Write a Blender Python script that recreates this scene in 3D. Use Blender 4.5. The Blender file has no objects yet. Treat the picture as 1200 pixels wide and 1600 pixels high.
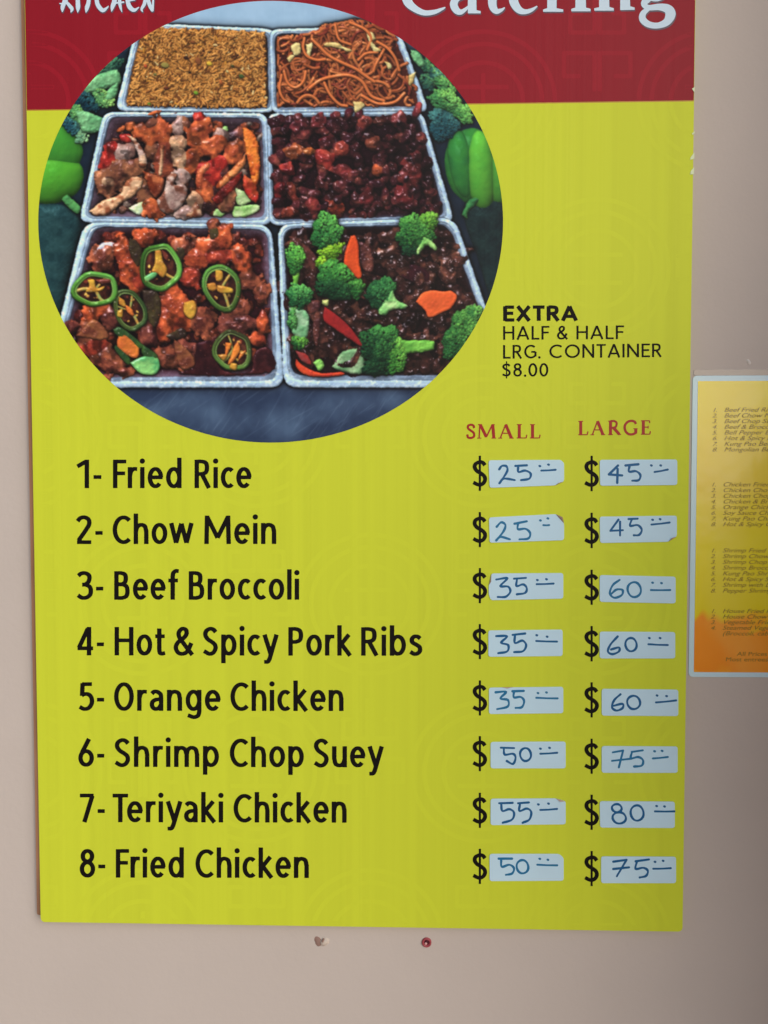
import bpy, math, numpy as np
from mathutils import Vector, Euler
R = math.radians
scene = bpy.context.scene
col = scene.collection

# ------------------------------------------------------------------ camera, sky, sun, exposure
BZ = 1.0                                     # height of the board's bottom edge above the ground
CAM = np.array([0.3480, -0.6835, BZ+0.4180]); EUL = (1.53570, 0.00063, 0.02630); FPX = 1150.0
cam_d = bpy.data.cameras.new('camera'); cam = bpy.data.objects.new('camera', cam_d); col.objects.link(cam)
cam.location = CAM; cam.rotation_euler = EUL
cam_d.sensor_fit = 'VERTICAL'; cam_d.sensor_height = 24; cam_d.lens = 24*FPX/1600
cam_d.clip_start = .01; cam_d.clip_end = 400
cam_d.dof.use_dof = True; cam_d.dof.focus_distance = .665; cam_d.dof.aperture_fstop = 9.0
scene.camera = cam
SUN_EL, SUN_AZ = 20.0, 41.5                 # azimuth measured from the wall's normal, negative to the left
world = bpy.data.worlds.new('World'); scene.world = world; world.use_nodes = True
wn = world.node_tree.nodes; wl = world.node_tree.links
sky = wn.new('ShaderNodeTexSky'); sky.sky_type = 'NISHITA'; sky.sun_disc = False
sky.sun_elevation = R(SUN_EL); sky.sun_rotation = R(180-SUN_AZ); sky.air_density = 1.2; sky.dust_density = 2.5; sky.ozone_density = 1.0
wl.new(sky.outputs[0], wn['Background'].inputs[0]); wn['Background'].inputs[1].default_value = .05
sun_d = bpy.data.lights.new('sun', 'SUN'); sun_d.energy = 1.5; sun_d.angle = R(62); sun_d.color = (1, .985, .96)
sun = bpy.data.objects.new('sun', sun_d); col.objects.link(sun)
sdir = Vector((math.sin(R(SUN_AZ))*math.cos(R(SUN_EL)), -math.cos(R(SUN_AZ))*math.cos(R(SUN_EL)), math.sin(R(SUN_EL))))
sun.rotation_euler = sdir.to_track_quat('Z', 'Y').to_euler()
scene.view_settings.view_transform = 'Standard'; scene.view_settings.look = 'None'
scene.view_settings.exposure = 0.76; scene.view_settings.gamma = 1

# ------------------------------------------------------------------ helpers
RM = np.array(Euler(EUL, 'XYZ').to_matrix())
def onplane(px, py, y=0.0):
    """artwork measure (1200 x 1600 sheet) -> point on the plane y"""
    d = np.stack([(np.asarray(px, float)-600)/FPX, -(np.asarray(py, float)-800)/FPX, -np.ones_like(np.asarray(px, float))], -1)@RM.T
    t = (y-CAM[1])/d[..., 1]
    return CAM+t[..., None]*d

def tag(o, label=None, cat=None, group=None, kind=None):
    for k, v in (('label', label), ('category', cat), ('group', group), ('kind', kind)):
        if v: o[k] = v
    return o
def empty(name, loc, **k):
    o = bpy.data.objects.new(name, None); col.objects.link(o); o.location = loc; o.empty_display_size = .02
    return tag(o, **k)
def link(name, verts, faces, mat, parent=None, smooth_=False):
    me = bpy.data.meshes.new(name); me.from_pydata([tuple(v) for v in verts], [], faces); me.update()
    o = bpy.data.objects.new(name, me); col.objects.link(o)
    if mat: me.materials.append(mat)
    if parent:
        o.parent = parent; o.matrix_parent_inverse.identity()
        off = Vector(parent_world(parent)); me.transform(__import__('mathutils').Matrix.Translation(-off))
    if smooth_:
        for p in me.polygons: p.use_smooth = True
    return o
def parent_world(p):
    v = Vector((0, 0, 0))
    while p: v += p.location; p = p.parent
    return v
def srgb(r, g, b):
    return tuple(((c/255+.055)/1.055)**2.4 if c/255 > .04045 else c/255/12.92 for c in (r, g, b))
ILL = (1.06, 1.0, .92)                       # tint of the light, to turn seen colours into paint colours
def paint(r, g, b, k=1.165):
    c = srgb(r, g, b); return tuple(min(.92, c[i]*k/ILL[i]) for i in range(3))
def material(name, color, rough=.5, spec=.5, bump=None, var=None, coat=0.0):
    m = bpy.data.materials.new(name); m.use_nodes = True; nt = m.node_tree; b = nt.nodes['Principled BSDF']
    b.inputs['Base Color'].default_value = (*color, 1); b.inputs['Roughness'].default_value = rough
    b.inputs['Specular IOR Level'].default_value = spec; b.inputs['Coat Weight'].default_value = coat
    tc = nt.nodes.new('ShaderNodeNewGeometry')
    if var:                                  # (scale xyz, amount)
        mp = nt.nodes.new('ShaderNodeMapping'); mp.inputs['Scale'].default_value = var[0]; nt.links.new(tc.outputs['Position'], mp.inputs[0])
        n = nt.nodes.new('ShaderNodeTexNoise'); n.inputs['Scale'].default_value = 1; n.inputs['Detail'].default_value = 4; nt.links.new(mp.outputs[0], n.inputs[0])
        mr = nt.nodes.new('ShaderNodeMapRange'); mr.inputs[1].default_value = .25; mr.inputs[2].default_value = .75; mr.inputs[3].default_value = 1-var[1]; mr.inputs[4].default_value = 1+var[1]
        nt.links.new(n.outputs[0], mr.inputs[0])
        mx = nt.nodes.new('ShaderNodeMix'); mx.data_type = 'RGBA'; mx.blend_type = 'MULTIPLY'; mx.inputs[0].default_value = 1; mx.inputs[6].default_value = (*color, 1)
        nt.links.new(mr.outputs[0], mx.inputs[7]); nt.links.new(mx.outputs[2], b.inputs['Base Color'])
    if bump:                                 # (scale xyz, strength, distance)
        mp = nt.nodes.new('ShaderNodeMapping'); mp.inputs['Scale'].default_value = bump[0]; nt.links.new(tc.outputs['Position'], mp.inputs[0])
        n = nt.nodes.new('ShaderNodeTexNoise'); n.inputs['Scale'].default_value = 1; n.inputs['Detail'].default_value = 3; nt.links.new(mp.outputs[0], n.inputs[0])
        bm = nt.nodes.new('ShaderNodeBump'); bm.inputs['Strength'].default_value = bump[1]; bm.inputs['Distance'].default_value = bump[2]
        nt.links.new(n.outputs[0], bm.inputs['Height']); nt.links.new(bm.outputs[0], b.inputs['Normal'])
    return m

def prism(name, outline, y0, y1, mat, parent=None):
    """outline: (x, z) list counter-clockwise seen from the front; y0 front, y1 back"""
    n = len(outline)
    v = [(x, y0, z) for x, z in outline]+[(x, y1, z) for x, z in outline]
    f = [tuple(range(n)), tuple(range(2*n-1, n-1, -1))]+[(i, i+n, (i+1) % n+n, (i+1) % n) for i in range(n)]
    return link(name, v, f, mat, parent)
def rrect(x0, z0, x1, z1, r=0.0, n=5, rs=None):
    out = []
    for k, (cx, cz, a0) in enumerate(((x0, z0, 180), (x1, z0, 270), (x1, z1, 0), (x0, z1, 90))):
        rr = rs[k] if rs else r
        if rr <= 0: out.append((cx, cz)); continue
        ox = cx+(rr if cx == x0 else -rr); oz = cz+(rr if cz == z0 else -rr)
        for i in range(n+1):
            a = R(a0+90*i/n); out.append((ox+rr*math.cos(a), oz+rr*math.sin(a)))
    return out
def box(name, a, b, mat, parent=None):
    return prism(name, [(a[0], a[2]), (b[0], a[2]), (b[0], b[2]), (a[0], b[2])], a[1], b[1], mat, parent)

# flat ink: union of strokes and polygons, meshed by marching squares
def curve(pts, n=6):
    p = np.array(pts, float)
    if len(p) < 3: return p
    q = np.vstack([2*p[0]-p[1], p, 2*p[-1]-p[-2]]); out = []
    for i in range(len(p)-1):
        a, b, c, d = q[i:i+4]
        for t in np.arange(n)/n: out.append(.5*((2*b)+(c-a)*t+(2*a-5*b+4*c-d)*t*t+(3*b-a-3*c+d)*t**3))
    out.append(p[-1]); return np.array(out)
def ink_field(X, Y, prims):
    F = np.full(X.shape, 1e3)
    for kind, pts, opt in prims:
        if kind == 's':                      # pts rows x, y, half width ; opt: butt ends
            f = np.full(X.shape, 1e3)
            for a, b in zip(pts[:-1], pts[1:]):
                dx, dy = b[0]-a[0], b[1]-a[1]; L = dx*dx+dy*dy+1e-12
                t = np.clip(((X-a[0])*dx+(Y-a[1])*dy)/L, 0, 1)
                f = np.minimum(f, np.hypot(X-a[0]-t*dx, Y-a[1]-t*dy)-(a[2]+(b[2]-a[2])*t))
            if len(pts) == 1: f = np.hypot(X-pts[0][0], Y-pts[0][1])-pts[0][2]
            elif opt:
                for e, o in ((pts[0], pts[1]), (pts[-1], pts[-2])):
                    u = np.array([e[0]-o[0], e[1]-o[1]]); u = u/(np.linalg.norm(u)+1e-9)
                    s = (X-e[0])*u[0]+(Y-e[1])*u[1]
                    near = np.hypot(X-e[0], Y-e[1]) < e[2]*1.6+.3
                    f = np.where(near, np.maximum(f, s), f)
            F = np.minimum(F, f)
        else:
            ins = np.zeros(X.shape, bool); dm = np.full(X.shape, 1e6); n = len(pts)
            for i in range(n):
                a, b = pts[i], pts[(i+1) % n]; dx, dy = b[0]-a[0], b[1]-a[1]; L = dx*dx+dy*dy+1e-12
                t = np.clip(((X-a[0])*dx+(Y-a[1])*dy)/L, 0, 1)
                dm = np.minimum(dm, (X-a[0]-t*dx)**2+(Y-a[1]-t*dy)**2)
                if abs(dy) > 1e-9: ins ^= ((a[1] > Y) != (b[1] > Y)) & (X < dx*(Y-a[1])/dy+a[0])
            dm = np.sqrt(dm); F = np.minimum(F, np.where(ins, -dm, dm))
    return F
def ink_polys(prims, step):
    P = np.vstack([[(p[0], p[1]) for p in pr[1]] for pr in prims]); mw = max([max(p[2] for p in pr[1]) for pr in prims if pr[0] == 's'] or [0])+step*2
    xs = np.arange(P[:, 0].min()-mw, P[:, 0].max()+mw+step, step); ys = np.arange(P[:, 1].min()-mw, P[:, 1].max()+mw+step, step)
    X, Y = np.meshgrid(xs, ys); F = ink_field(X, Y, prims); I = F < 0; out = []
    full = I[:-1, :-1] & I[1:, :-1] & I[:-1, 1:] & I[1:, 1:]; anyc = I[:-1, :-1] | I[1:, :-1] | I[:-1, 1:] | I[1:, 1:]
    for r in range(full.shape[0]):
        row = np.concatenate([[0], full[r].astype(np.int8), [0]]); d = np.diff(row)
        for a, b in zip(np.where(d == 1)[0], np.where(d == -1)[0]):
            out.append([(xs[a], ys[r]), (xs[b], ys[r]), (xs[b], ys[r+1]), (xs[a], ys[r+1])])
    for r, c in zip(*np.where(anyc & ~full)):
        cs = [(c, r), (c+1, r), (c+1, r+1), (c, r+1)]; pl = []
        for k in range(4):
            (i0, j0), (i1, j1) = cs[k], cs[(k+1) % 4]; f0, f1 = F[j0, i0], F[j1, i1]
            if f0 < 0: pl.append((xs[i0], ys[j0]))
            if (f0 < 0) != (f1 < 0):
                t = f0/(f0-f1); pl.append((xs[i0]+(xs[i1]-xs[i0])*t, ys[j0]+(ys[j1]-ys[j0])*t))
        if len(pl) > 2: out.append(pl)
    return out
def ink(name, groups, y, mat, parent, step=.7, plane=0.0):
    """groups: list of prim lists (one per glyph); drawn on the plane, lifted to depth y"""
    V = []; Fc = []
    for g in groups:
        for pl in ink_polys(g, step):
            Fc.append(tuple(range(len(V)+len(pl)-1, len(V)-1, -1))); V += pl
    V = np.array(V); W = onplane(V[:, 0], V[:, 1], plane); W[:, 1] = y
    return link(name, W, Fc, mat, parent)
# ------------------------------------------------------------------ lettering
# Skeletons of the printed letters: cap height 100, x-height 74; 'l' straight, 'c' curved, 'd' dot
def ell(cx, cy, rx, ry, a0=0, a1=360, n=28):
    return [(cx+rx*math.cos(R(a0+(a1-a0)*i/n)), cy+ry*math.sin(R(a0+(a1-a0)*i/n))) for i in range(n+1)]
G = {
 '1': (42, [('l', [(4, 76), (31, 94)]), ('l', [(33, 100), (33, 0)])]),
 '2': (52, [('c', [(5, 80), (13, 90), (27, 94), (41, 86), (43, 70), (34, 52), (8, 12)]), ('l', [(3, 6.5), (50, 6.5)])]),
 '3': (52, [('c', [(5, 84), (15, 92), (29, 93), (41, 84), (40, 66), (30, 55), (18, 53)]), ('c', [(18, 53), (34, 51), (45, 41), (45, 20), (33, 8), (17, 7), (4, 16)])]),
 '4': (56, [('l', [(7, 27), (37, 94)]), ('l', [(2, 25), (55, 25)]), ('l', [(41, 100), (41, 0)])]),
 '5': (50, [('l', [(45, 93.5), (12, 93.5)]), ('l', [(14, 97), (12, 52)]), ('c', [(11, 54), (22, 59), (36, 56), (44, 43), (44, 25), (34, 10), (18, 6.5), (4, 14)])]),
 '6': (52, [('l', [(36, 98), (12, 50)]), ('e', ell(26, 31, 19, 24))]),
 '7': (50, [('l', [(2, 93.5), (48, 93.5)]), ('l', [(44, 93), (17, 0)])]),
 '8': (52, [('e', ell(26, 75, 16, 18.5)), ('e', ell(26, 30, 19, 23.5))]),
 '0': (54, [('e', ell(27, 50, 20, 43.5))]),
 '-': (26, [('l', [(1, 39), (25, 39)])]),
 '.': (16, [('d', [(8, 7)])]),
 'F': (46, [('l', [(8, 0), (8, 100)]), ('l', [(8, 93.5), (46, 93.5)]), ('l', [(8, 52), (42, 52)])]),
 'E': (48, [('l', [(8, 0), (8, 100)]), ('l', [(8, 93.5), (48, 93.5)]), ('l', [(8, 52), (44, 52)]), ('l', [(8, 6.5), (49, 6.5)])]),
 'L': (44, [('l', [(8, 0), (8, 100)]), ('l', [(8, 6.5), (45, 6.5)])]),
 'H': (66, [('l', [(8, 0), (8, 100)]), ('l', [(58, 0), (58, 100)]), ('l', [(8, 53), (58, 53)])]),
 'I': (16, [('l', [(8, 0), (8, 100)])]),
 'T': (52, [('l', [(0, 93.5), (52, 93.5)]), ('l', [(26, 94), (26, 0)])]),
 'X': (64, [('l', [(6, 100), (58, 0)]), ('l', [(58, 100), (5, 0)])]),
 'A': (70, [('l', [(5, 0), (35, 98)]), ('l', [(35, 98), (65, 0)]), ('l', [(14, 30), (56, 30)])]),
 'N': (70, [('l', [(8, 0), (8, 100)]), ('l', [(8, 96), (62, 4)]), ('l', [(62, 0), (62, 100)])]),
 'M': (90, [('l', [(8, 0), (10, 100)]), ('l', [(10, 96), (45, 22)]), ('l', [(45, 22), (80, 96)]), ('l', [(80, 100), (82, 0)])]),
 'P': (52, [('l', [(8, 0), (8, 100)]), ('c', [(8, 93.5), (26, 93.5), (40, 87), (44, 71), (40, 55), (26, 48.5), (8, 48.5)])]),
 'R': (56, [('l', [(8, 0), (8, 100)]), ('c', [(8, 93.5), (26, 93.5), (40, 88), (44, 72), (40, 56), (26, 50), (8, 50)]), ('l', [(26, 50), (51, 0)])]),
 'B': (56, [('l', [(8, 0), (8, 100)]), ('c', [(8, 93.5), (25, 93.5), (38, 88), (41, 74), (37, 60), (25, 54), (8, 54)]), ('c', [(8, 54), (28, 54), (43, 47), (47, 30), (43, 13), (28, 6.5), (8, 6.5)])]),
 'C': (62, [('e', ell(38, 50, 30, 43.5, 48, 312))]),
 'G': (70, [('e', ell(40, 50, 32, 43.5, 48, 325)), ('l', [(66, 48), (66, 14)]), ('l', [(42, 48), (66, 48)])]),
 'O': (66, [('e', ell(33, 50, 25.5, 43.5))]),
 'O2': (86, [('e', ell(43, 50, 36, 43.5))]), 'C2': (76, [('e', ell(44, 50, 37, 43.5, 48, 312))]),
 'S': (54, [('c', [(46, 82), (38, 91), (26, 94), (13, 86), (10, 72), (18, 58), (32, 48), (43, 38), (45, 24), (37, 10), (23, 6), (5, 16)])]),
 '&': (66, [('c', [(61, 2), (30, 46), (18, 66), (17, 82), (28, 94), (40, 90), (42, 76), (33, 62), (14, 46), (7, 28), (14, 11), (28, 6), (44, 14), (58, 44)])]),
 '$': (56, [('c', [(46, 79), (38, 89), (27, 91), (13, 84), (10, 71), (18, 58), (33, 49), (44, 38), (46, 25), (38, 12), (24, 8), (5, 17)]), ('t', [(28, 114), (28, -14)])]),
 'a': (46, [('c', [(7, 60), (14, 67), (25, 67), (36, 58), (38, 44)]), ('l', [(38, 46), (38, 0)]), ('c', [(38, 41), (20, 39), (9, 31), (8, 17), (16, 7.5), (29, 9), (38, 22)])]),
 'b': (54, [('l', [(8, 0), (8, 107)]), ('e', ell(27, 37, 19, 30.5))]),
 'c': (44, [('e', ell(27, 37, 19.5, 30.5, 50, 310))]),
 'd': (54, [('l', [(46, 0), (46, 107)]), ('e', ell(27, 37, 19, 30.5))]),
 'e': (52, [('e', ell(26.5, 37, 19, 30.5, 0, 318)), ('l', [(7, 38), (51, 38)])]),
 'f': (36, [('c', [(37, 100), (27, 101), (18, 94), (15.5, 82)]), ('l', [(15.5, 84), (15.5, 0)]), ('l', [(0, 67.5), (34, 67.5)])]),
 'g': (54, [('l', [(46, 74), (46, -4)]), ('c', [(46, -2), (42, -16), (28, -22), (8, -15)]), ('e', ell(27, 37, 19, 30.5))]),
 'h': (52, [('l', [(8, 0), (8, 107)]), ('c', [(8, 44), (13, 60), (25, 67.5), (39, 62), (44, 44)]), ('l', [(44, 46), (44, 0)])]),
 'i': (16, [('l', [(8, 0), (8, 74)]), ('d', [(8, 95)])]),
 'k': (48, [('l', [(8, 0), (8, 107)]), ('l', [(41, 74), (12, 38)]), ('l', [(14, 42), (45, 0)])]),
 'l': (16, [('l', [(8, 0), (8, 107)])]),
 'm': (84, [('l', [(8, 0), (8, 74)]), ('c', [(8, 44), (12, 60), (23, 67.5), (36, 62), (42, 44)]), ('l', [(42, 46), (42, 0)]), ('c', [(42, 44), (46, 60), (57, 67.5), (71, 62), (76, 44)]), ('l', [(76, 46), (76, 0)])]),
 'n': (52, [('l', [(8, 0), (8, 74)]), ('c', [(8, 44), (13, 60), (25, 67.5), (39, 62), (44, 44)]), ('l', [(44, 46), (44, 0)])]),
 'o': (54, [('e', ell(27, 37, 19.5, 30.5))]),
 'p': (54, [('l', [(8, -27), (8, 74)]), ('e', ell(27, 37, 19, 30.5))]),
 'r': (32, [('l', [(8, 0), (8, 74)]), ('c', [(8, 44), (12, 59), (20, 67), (33, 67)])]),
 's': (40, [('c', [(35, 60), (27, 67), (15, 67), (8, 58), (10, 47), (22, 39), (33, 30), (34, 17), (26, 8), (15, 6.5), (3, 14)])]),
 't': (34, [('l', [(14, 95), (14, 22)]), ('c', [(14, 24), (16, 10), (24, 6.5), (34, 9)]), ('l', [(0, 67.5), (33, 67.5)])]),
 'u': (52, [('l', [(44, 74), (44, 0)]), ('c', [(44, 30), (39, 14), (27, 6.5), (13, 12), (8, 30)]), ('l', [(8, 28), (8, 74)])]),
 'w': (82, [('l', [(6, 74), (23, 4)]), ('l', [(23, 4), (41, 72)]), ('l', [(41, 72), (59, 4)]), ('l', [(59, 4), (76, 74)])]),
 'y': (52, [('l', [(5, 74), (27, 4)]), ('l', [(47, 74), (22, -14)]), ('c', [(23, -10), (17, -21), (4, -22)])]),
}
SPACE = {' ': 26}
def text_groups(s, x0, x1, yb0, yb1, cap, hw, gap=13.0, swap=None, kern=None):
    adv = 0; items = []
    for i, ch in enumerate(s):
        if ch == ' ': adv += 22; continue
        key = (swap or {}).get(ch, ch); w, st = G[key]
        if kern and s[i-1:i+1] in kern: adv += kern[s[i-1:i+1]]
        items.append((adv, st)); adv += w+gap
    total = adv-gap; sx = (x1-x0)/total; sy = cap/100; out = []
    for a, st in items:
        g = []
        for kind, pts in st:
            pp = curve(pts, 6) if kind == 'c' else np.array(pts if len(pts) > 1 else pts*2, float)
            h = hw*(1.18 if kind == 'd' else .55 if kind == 't' else 1)
            xs = x0+(a+pp[:, 0])*sx; yy = yb0+(yb1-yb0)*(xs-x0)/(x1-x0)-pp[:, 1]*sy
            dx, dy = np.gradient(xs), np.gradient(yy); ct = np.abs(dy)/(np.hypot(dx, dy)+1e-9)
            h = h*np.ones(len(xs)) if kind in 'dt' else h*(.84+.16*ct)
            g.append(('s', [(x, y, q) for x, y, q in zip(xs, yy, h)][:1 if kind == 'd' else None], kind != 'e' or len(pts) > 0 and abs(pts[0][0]-pts[-1][0])+abs(pts[0][1]-pts[-1][1]) > .5))
        out.append(g)
    return out
# serif capitals: strokes with their own weight (k of the full stem) and thin feet
def serif(cx, y, w=11): return ('f', [(cx-w, y), (cx+w, y)], .3)
SG = {
 'S': (54, [('c', [(44, 72), (40, 90), (25, 96), (11, 88), (10, 72), (22, 58), (36, 46), (44, 32), (42, 12), (26, 3), (10, 8), (6, 28)], .75)]),
 'M': (106, [('l', [(14, 98), (10, 2)], .45), ('l', [(16, 98), (50, 10)], 1), ('l', [(50, 8), (84, 98)], .5), ('l', [(86, 98), (92, 2)], 1), serif(11, 2, 12), serif(92, 2, 13), ('f', [(4, 97), (20, 97)], .3), ('f', [(80, 97), (97, 97)], .3)]),
 'A': (92, [('l', [(14, 2), (44, 98)], .45), ('l', [(44, 98), (76, 2)], 1), ('l', [(24, 36), (62, 36)], .35), serif(14, 2, 11), serif(77, 2, 13)]),
 'L': (66, [('l', [(20, 2), (20, 98)], 1), serif(20, 97, 14), ('l', [(6, 3), (58, 3)], .35), ('l', [(58, 2), (62, 26)], .4)]),
 'R': (84, [('l', [(20, 2), (20, 98)], 1), ('c', [(20, 96), (40, 97), (54, 88), (56, 74), (50, 56), (36, 50), (20, 50)], .7), ('l', [(38, 50), (72, 3)], 1), serif(20, 2, 14), ('f', [(6, 97), (24, 97)], .3), ('f', [(66, 2), (82, 2)], .3)]),
 'G': (92, [('c', [(76, 74), (70, 90), (52, 97), (30, 91), (14, 70), (11, 46), (20, 18), (40, 3), (60, 4), (76, 14)], .8), ('l', [(76, 42), (76, 8)], 1), serif(74, 42, 13)]),
 'E': (68, [('l', [(20, 2), (20, 98)], 1), ('l', [(6, 3), (58, 3)], .35), ('l', [(6, 97), (56, 97)], .35), ('l', [(20, 52), (48, 52)], .35), ('l', [(58, 2), (61, 24)], .4), ('l', [(56, 98), (57, 80)], .4), ('l', [(48, 42), (48, 62)], .3)]),
}
def serif_groups(s, x0, x1, yb0, yb1, cap, hw):
    adv = 0; items = []
    for ch in s: items.append((adv, SG[ch][1])); adv += SG[ch][0]+8
    sx = (x1-x0)/(adv-8); out = []
    for a, st in items:
        g = []
        for kind, pts, k in st:
            pp = curve(pts, 6) if kind == 'c' else np.array(pts, float); xs = x0+(a+pp[:, 0])*sx
            yy = yb0+(yb1-yb0)*(xs-x0)/(x1-x0)-pp[:, 1]*cap/100
            g.append(('s', [(x, y, hw*k) for x, y in zip(xs, yy)], True))
        out.append(g)
    return out
# ------------------------------------------------------------------ wall and ground
WY = .009                                    # the wall's face; the board's printed face is y = 0
m_wall = material('wall_paint', paint(184, 172, 164), .7, .15, bump=((170, 170, 170), .18, .0012), var=((7, 7, 7), .03))
m_ground = material('warm_bounce_ground', (.42, .30, .22), .9, .2, var=((2, 2, 2), .2))  # unseen ground, coloured warm for the light it bounces
tag(box('wall', (-4, WY, 0), (5, WY+.2, 3.2), m_wall), kind='structure')
tag(box('ground', (-60, -60, -.3), (60, 60, -.001), m_ground), kind='structure')
# unseen blocker added right of the frame, profile shaped to shade the board's right
m_blocker = material('shade_blocker_paint', (.70, .42, .26), .8, .2, var=((5, 5, 5), .05))  # warm colour picked for its bounce into the shaded side
prof = [(0, 0), (.36, 0), (.38, 1.1), (.48, 1.4), (.25, 1.7), (.20, 2.6), (0, 2.6)]; n_ = len(prof)
tag(link('added_shade_blocker', [(.87, WY-.001-d, z) for d, z in prof]+[(.97, WY-.001-d, z) for d, z in prof],
         [tuple(range(n_)), tuple(range(2*n_-1, n_-1, -1))]+[(i, i+n_, (i+1) % n_+n_, (i+1) % n_) for i in range(n_)], m_blocker), kind='structure')

# ------------------------------------------------------------------ the catering board
YEL = paint(191, 199, 50); RED = paint(134, 20, 34)
flute = ((150, 150, .7), .35, .0006)
m_yel = material('yellow_print', YEL, .55, .18, bump=flute, var=((75, 1, .5), .045))
m_yel2 = material('yellow_motif_print', tuple(c*1.018 for c in YEL), .55, .18, bump=flute)
m_red = material('red_print', RED, .55, .18, bump=flute, var=((60, 1, .8), .03))
m_red2 = material('red_motif_print', tuple(c*1.16 for c in RED), .55, .18, bump=flute)
m_edge = material('board_plastic', paint(196, 190, 120), .5, .4)
m_edge_shade = material('brown_edge_shade', (.36, .19, .12), .8, .2, var=((40, 40, 12), .25))
m_black = material('black_ink', (.006, .005, .005), .6, .12)
m_white = material('white_ink', paint(190, 208, 230), .55, .2)
m_shadow = material('grey_ink', paint(84, 70, 84), .45, .3)
m_dkred = material('dark_red_ink', paint(150, 20, 22), .45, .3)
m_halo = material('pink_ink', paint(176, 120, 52), .45, .3)
W_, H_, HL = .61, .914, .7656
board = empty('catering_menu_board', (W_/2, .004, BZ), label='tall yellow catering price board with red header and round food picture on the beige wall', cat='menu board')
prism('panel', rrect(0, BZ, W_, BZ+H_, r=.004), 0, .0045, m_yel, board)
prism('edge_shade_strip', rrect(-.0058, BZ+.004, .03, BZ+H_-.01, r=.002), .0046, WY-.0002, m_edge_shade, board)  # brown strip standing in for the board's shade on the wall
tagp = lambda o, l: tag(o, label=l)
prism('header', [(0.0003, BZ+HL), (W_-.0003, BZ+HL), (W_-.0003, BZ+H_-.003), (W_-.003, BZ+H_-.0003), (.003, BZ+H_-.0003), (.0003, BZ+H_-.003)], -.00006, -.00001, m_red, board)
prism('header_rule', [(.0004, BZ+HL-.0009), (W_-.0004, BZ+HL-.0009), (W_-.0004, BZ+HL-.0001), (.0004, BZ+HL-.0001)], -.00005, -.00001, m_halo, board)
# faint lattice printed behind the text: rings and key frets
def motif(cx, cy, kind):
    g = []
    if kind == 0:
        for r_ in (112, 92, 62): g.append(('s', [(x, y, 3.6) for x, y in ell(cx, cy, r_, r_*.97, 0, 360, 48)], False))
        g += [('s', [(cx, cy-44, 3.4), (cx, cy+44, 3.4)], True), ('s', [(cx-40, cy-22, 3.4), (cx+40, cy-22, 3.4)], True), ('s', [(cx-40, cy+22, 3.4), (cx+40, cy+22, 3.4)], True)]
    else:
        for sx in (-1, 1):
            g.append(('s', [(cx+sx*4, cy-95, 3.4), (cx+sx*4, cy-32, 3.4), (cx+sx*42, cy-32, 3.4), (cx+sx*42, cy-62, 3.4), (cx+sx*22, cy-62, 3.4)], True))
            g.append(('s', [(cx+sx*4, cy+60, 3.4), (cx+sx*4, cy, 3.4), (cx+sx*52, cy, 3.4), (cx+sx*52, cy+36, 3.4), (cx+sx*26, cy+36, 3.4)], True))
    return g
def clipfaces(o, lo, hi):                    # keep whole pieces of the pattern that lie between two heights on the board
    me = o.data; off = Vector(parent_world(board)); keep = []
    for p in me.polygons:
        q = [me.vertices[i].co+off for i in p.vertices]
        if min(v.z for v in q) > lo and max(v.z for v in q) < hi and min(v.x for v in q) > .001 and max(v.x for v in q) < W_-.001: keep.append(p)
    vs = [tuple(v.co) for v in me.vertices]; fs = [tuple(p.vertices) for p in keep]
    used = sorted({i for f in fs for i in f}); rm = {k: j for j, k in enumerate(used)}
    nm = bpy.data.meshes.new(me.name); nm.from_pydata([vs[i] for i in used], [], [tuple(rm[i] for i in f) for f in fs]); nm.materials.append(me.materials[0]); o.data = nm
gr = []; gy_ = []
for row in range(6):
    yy0 = 158+row*262
    for k in range(-1, 5):
        cx = 45+355*k+(178 if row % 2 else 0)
        gy_.append(motif(cx, yy0, 0)); gy_.append(motif(cx+178, yy0-75 if row == 0 else yy0-20, 1))
mr = ink('lattice_print', gy_, -.00010, m_red2, board, step=2.2); clipfaces(mr, BZ+HL, BZ+H_-.004)
my = ink('lattice_print', gy_, -.00005, m_yel2, board, step=2.2); clipfaces(my, BZ+.004, BZ+HL-.001)

# the picture: square-to-disc grid carrying the painted colours
# ------------------------------------------------------------------ the printed food picture
# A small height-field painter: every printed morsel is stamped into colour + height + gloss
# buffers, which are then shaded once, the way the picture printed on the board was lit.
PS = 2.0                                    # samples per artwork unit
PX0, PY0 = 56.0, -4.0
PWI, PHI = int(736*PS), int(702*PS)
rng = np.random.default_rng(11)
F32 = np.float32

def vnoise(cell, seed):
    r = np.random.default_rng(seed)
    gh, gw = int(PHI/PS/cell)+4, int(PWI/PS/cell)+4
    g = r.random((gh, gw)).astype(F32)*2-1
    yy = np.arange(PHI)/PS/cell; xx = np.arange(PWI)/PS/cell
    iy = yy.astype(int); ix = xx.astype(int)
    fy = (yy-iy)[:, None]; fx = (xx-ix)[None, :]
    fy = fy*fy*(3-2*fy); fx = fx*fx*(3-2*fx)
    a = g[iy][:, ix]; b = g[iy][:, ix+1]; c = g[iy+1][:, ix]; d = g[iy+1][:, ix+1]
    return ((a*(1-fx)+b*fx)*(1-fy)+(c*(1-fx)+d*fx)*fy).astype(F32)

N2 = vnoise(1.5, 1); N3 = vnoise(3.1, 2); N6 = vnoise(6.3, 3); N12 = vnoise(12.7, 4); N30 = vnoise(31, 5); N70 = vnoise(77, 6)
NC = (vnoise(7.1, 21)*.7+vnoise(14, 22)*.5)
FB = (N12*.5+N6*.3+N3*.2)
FBF = (N6*.45+N3*.35+N2*.2)

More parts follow.
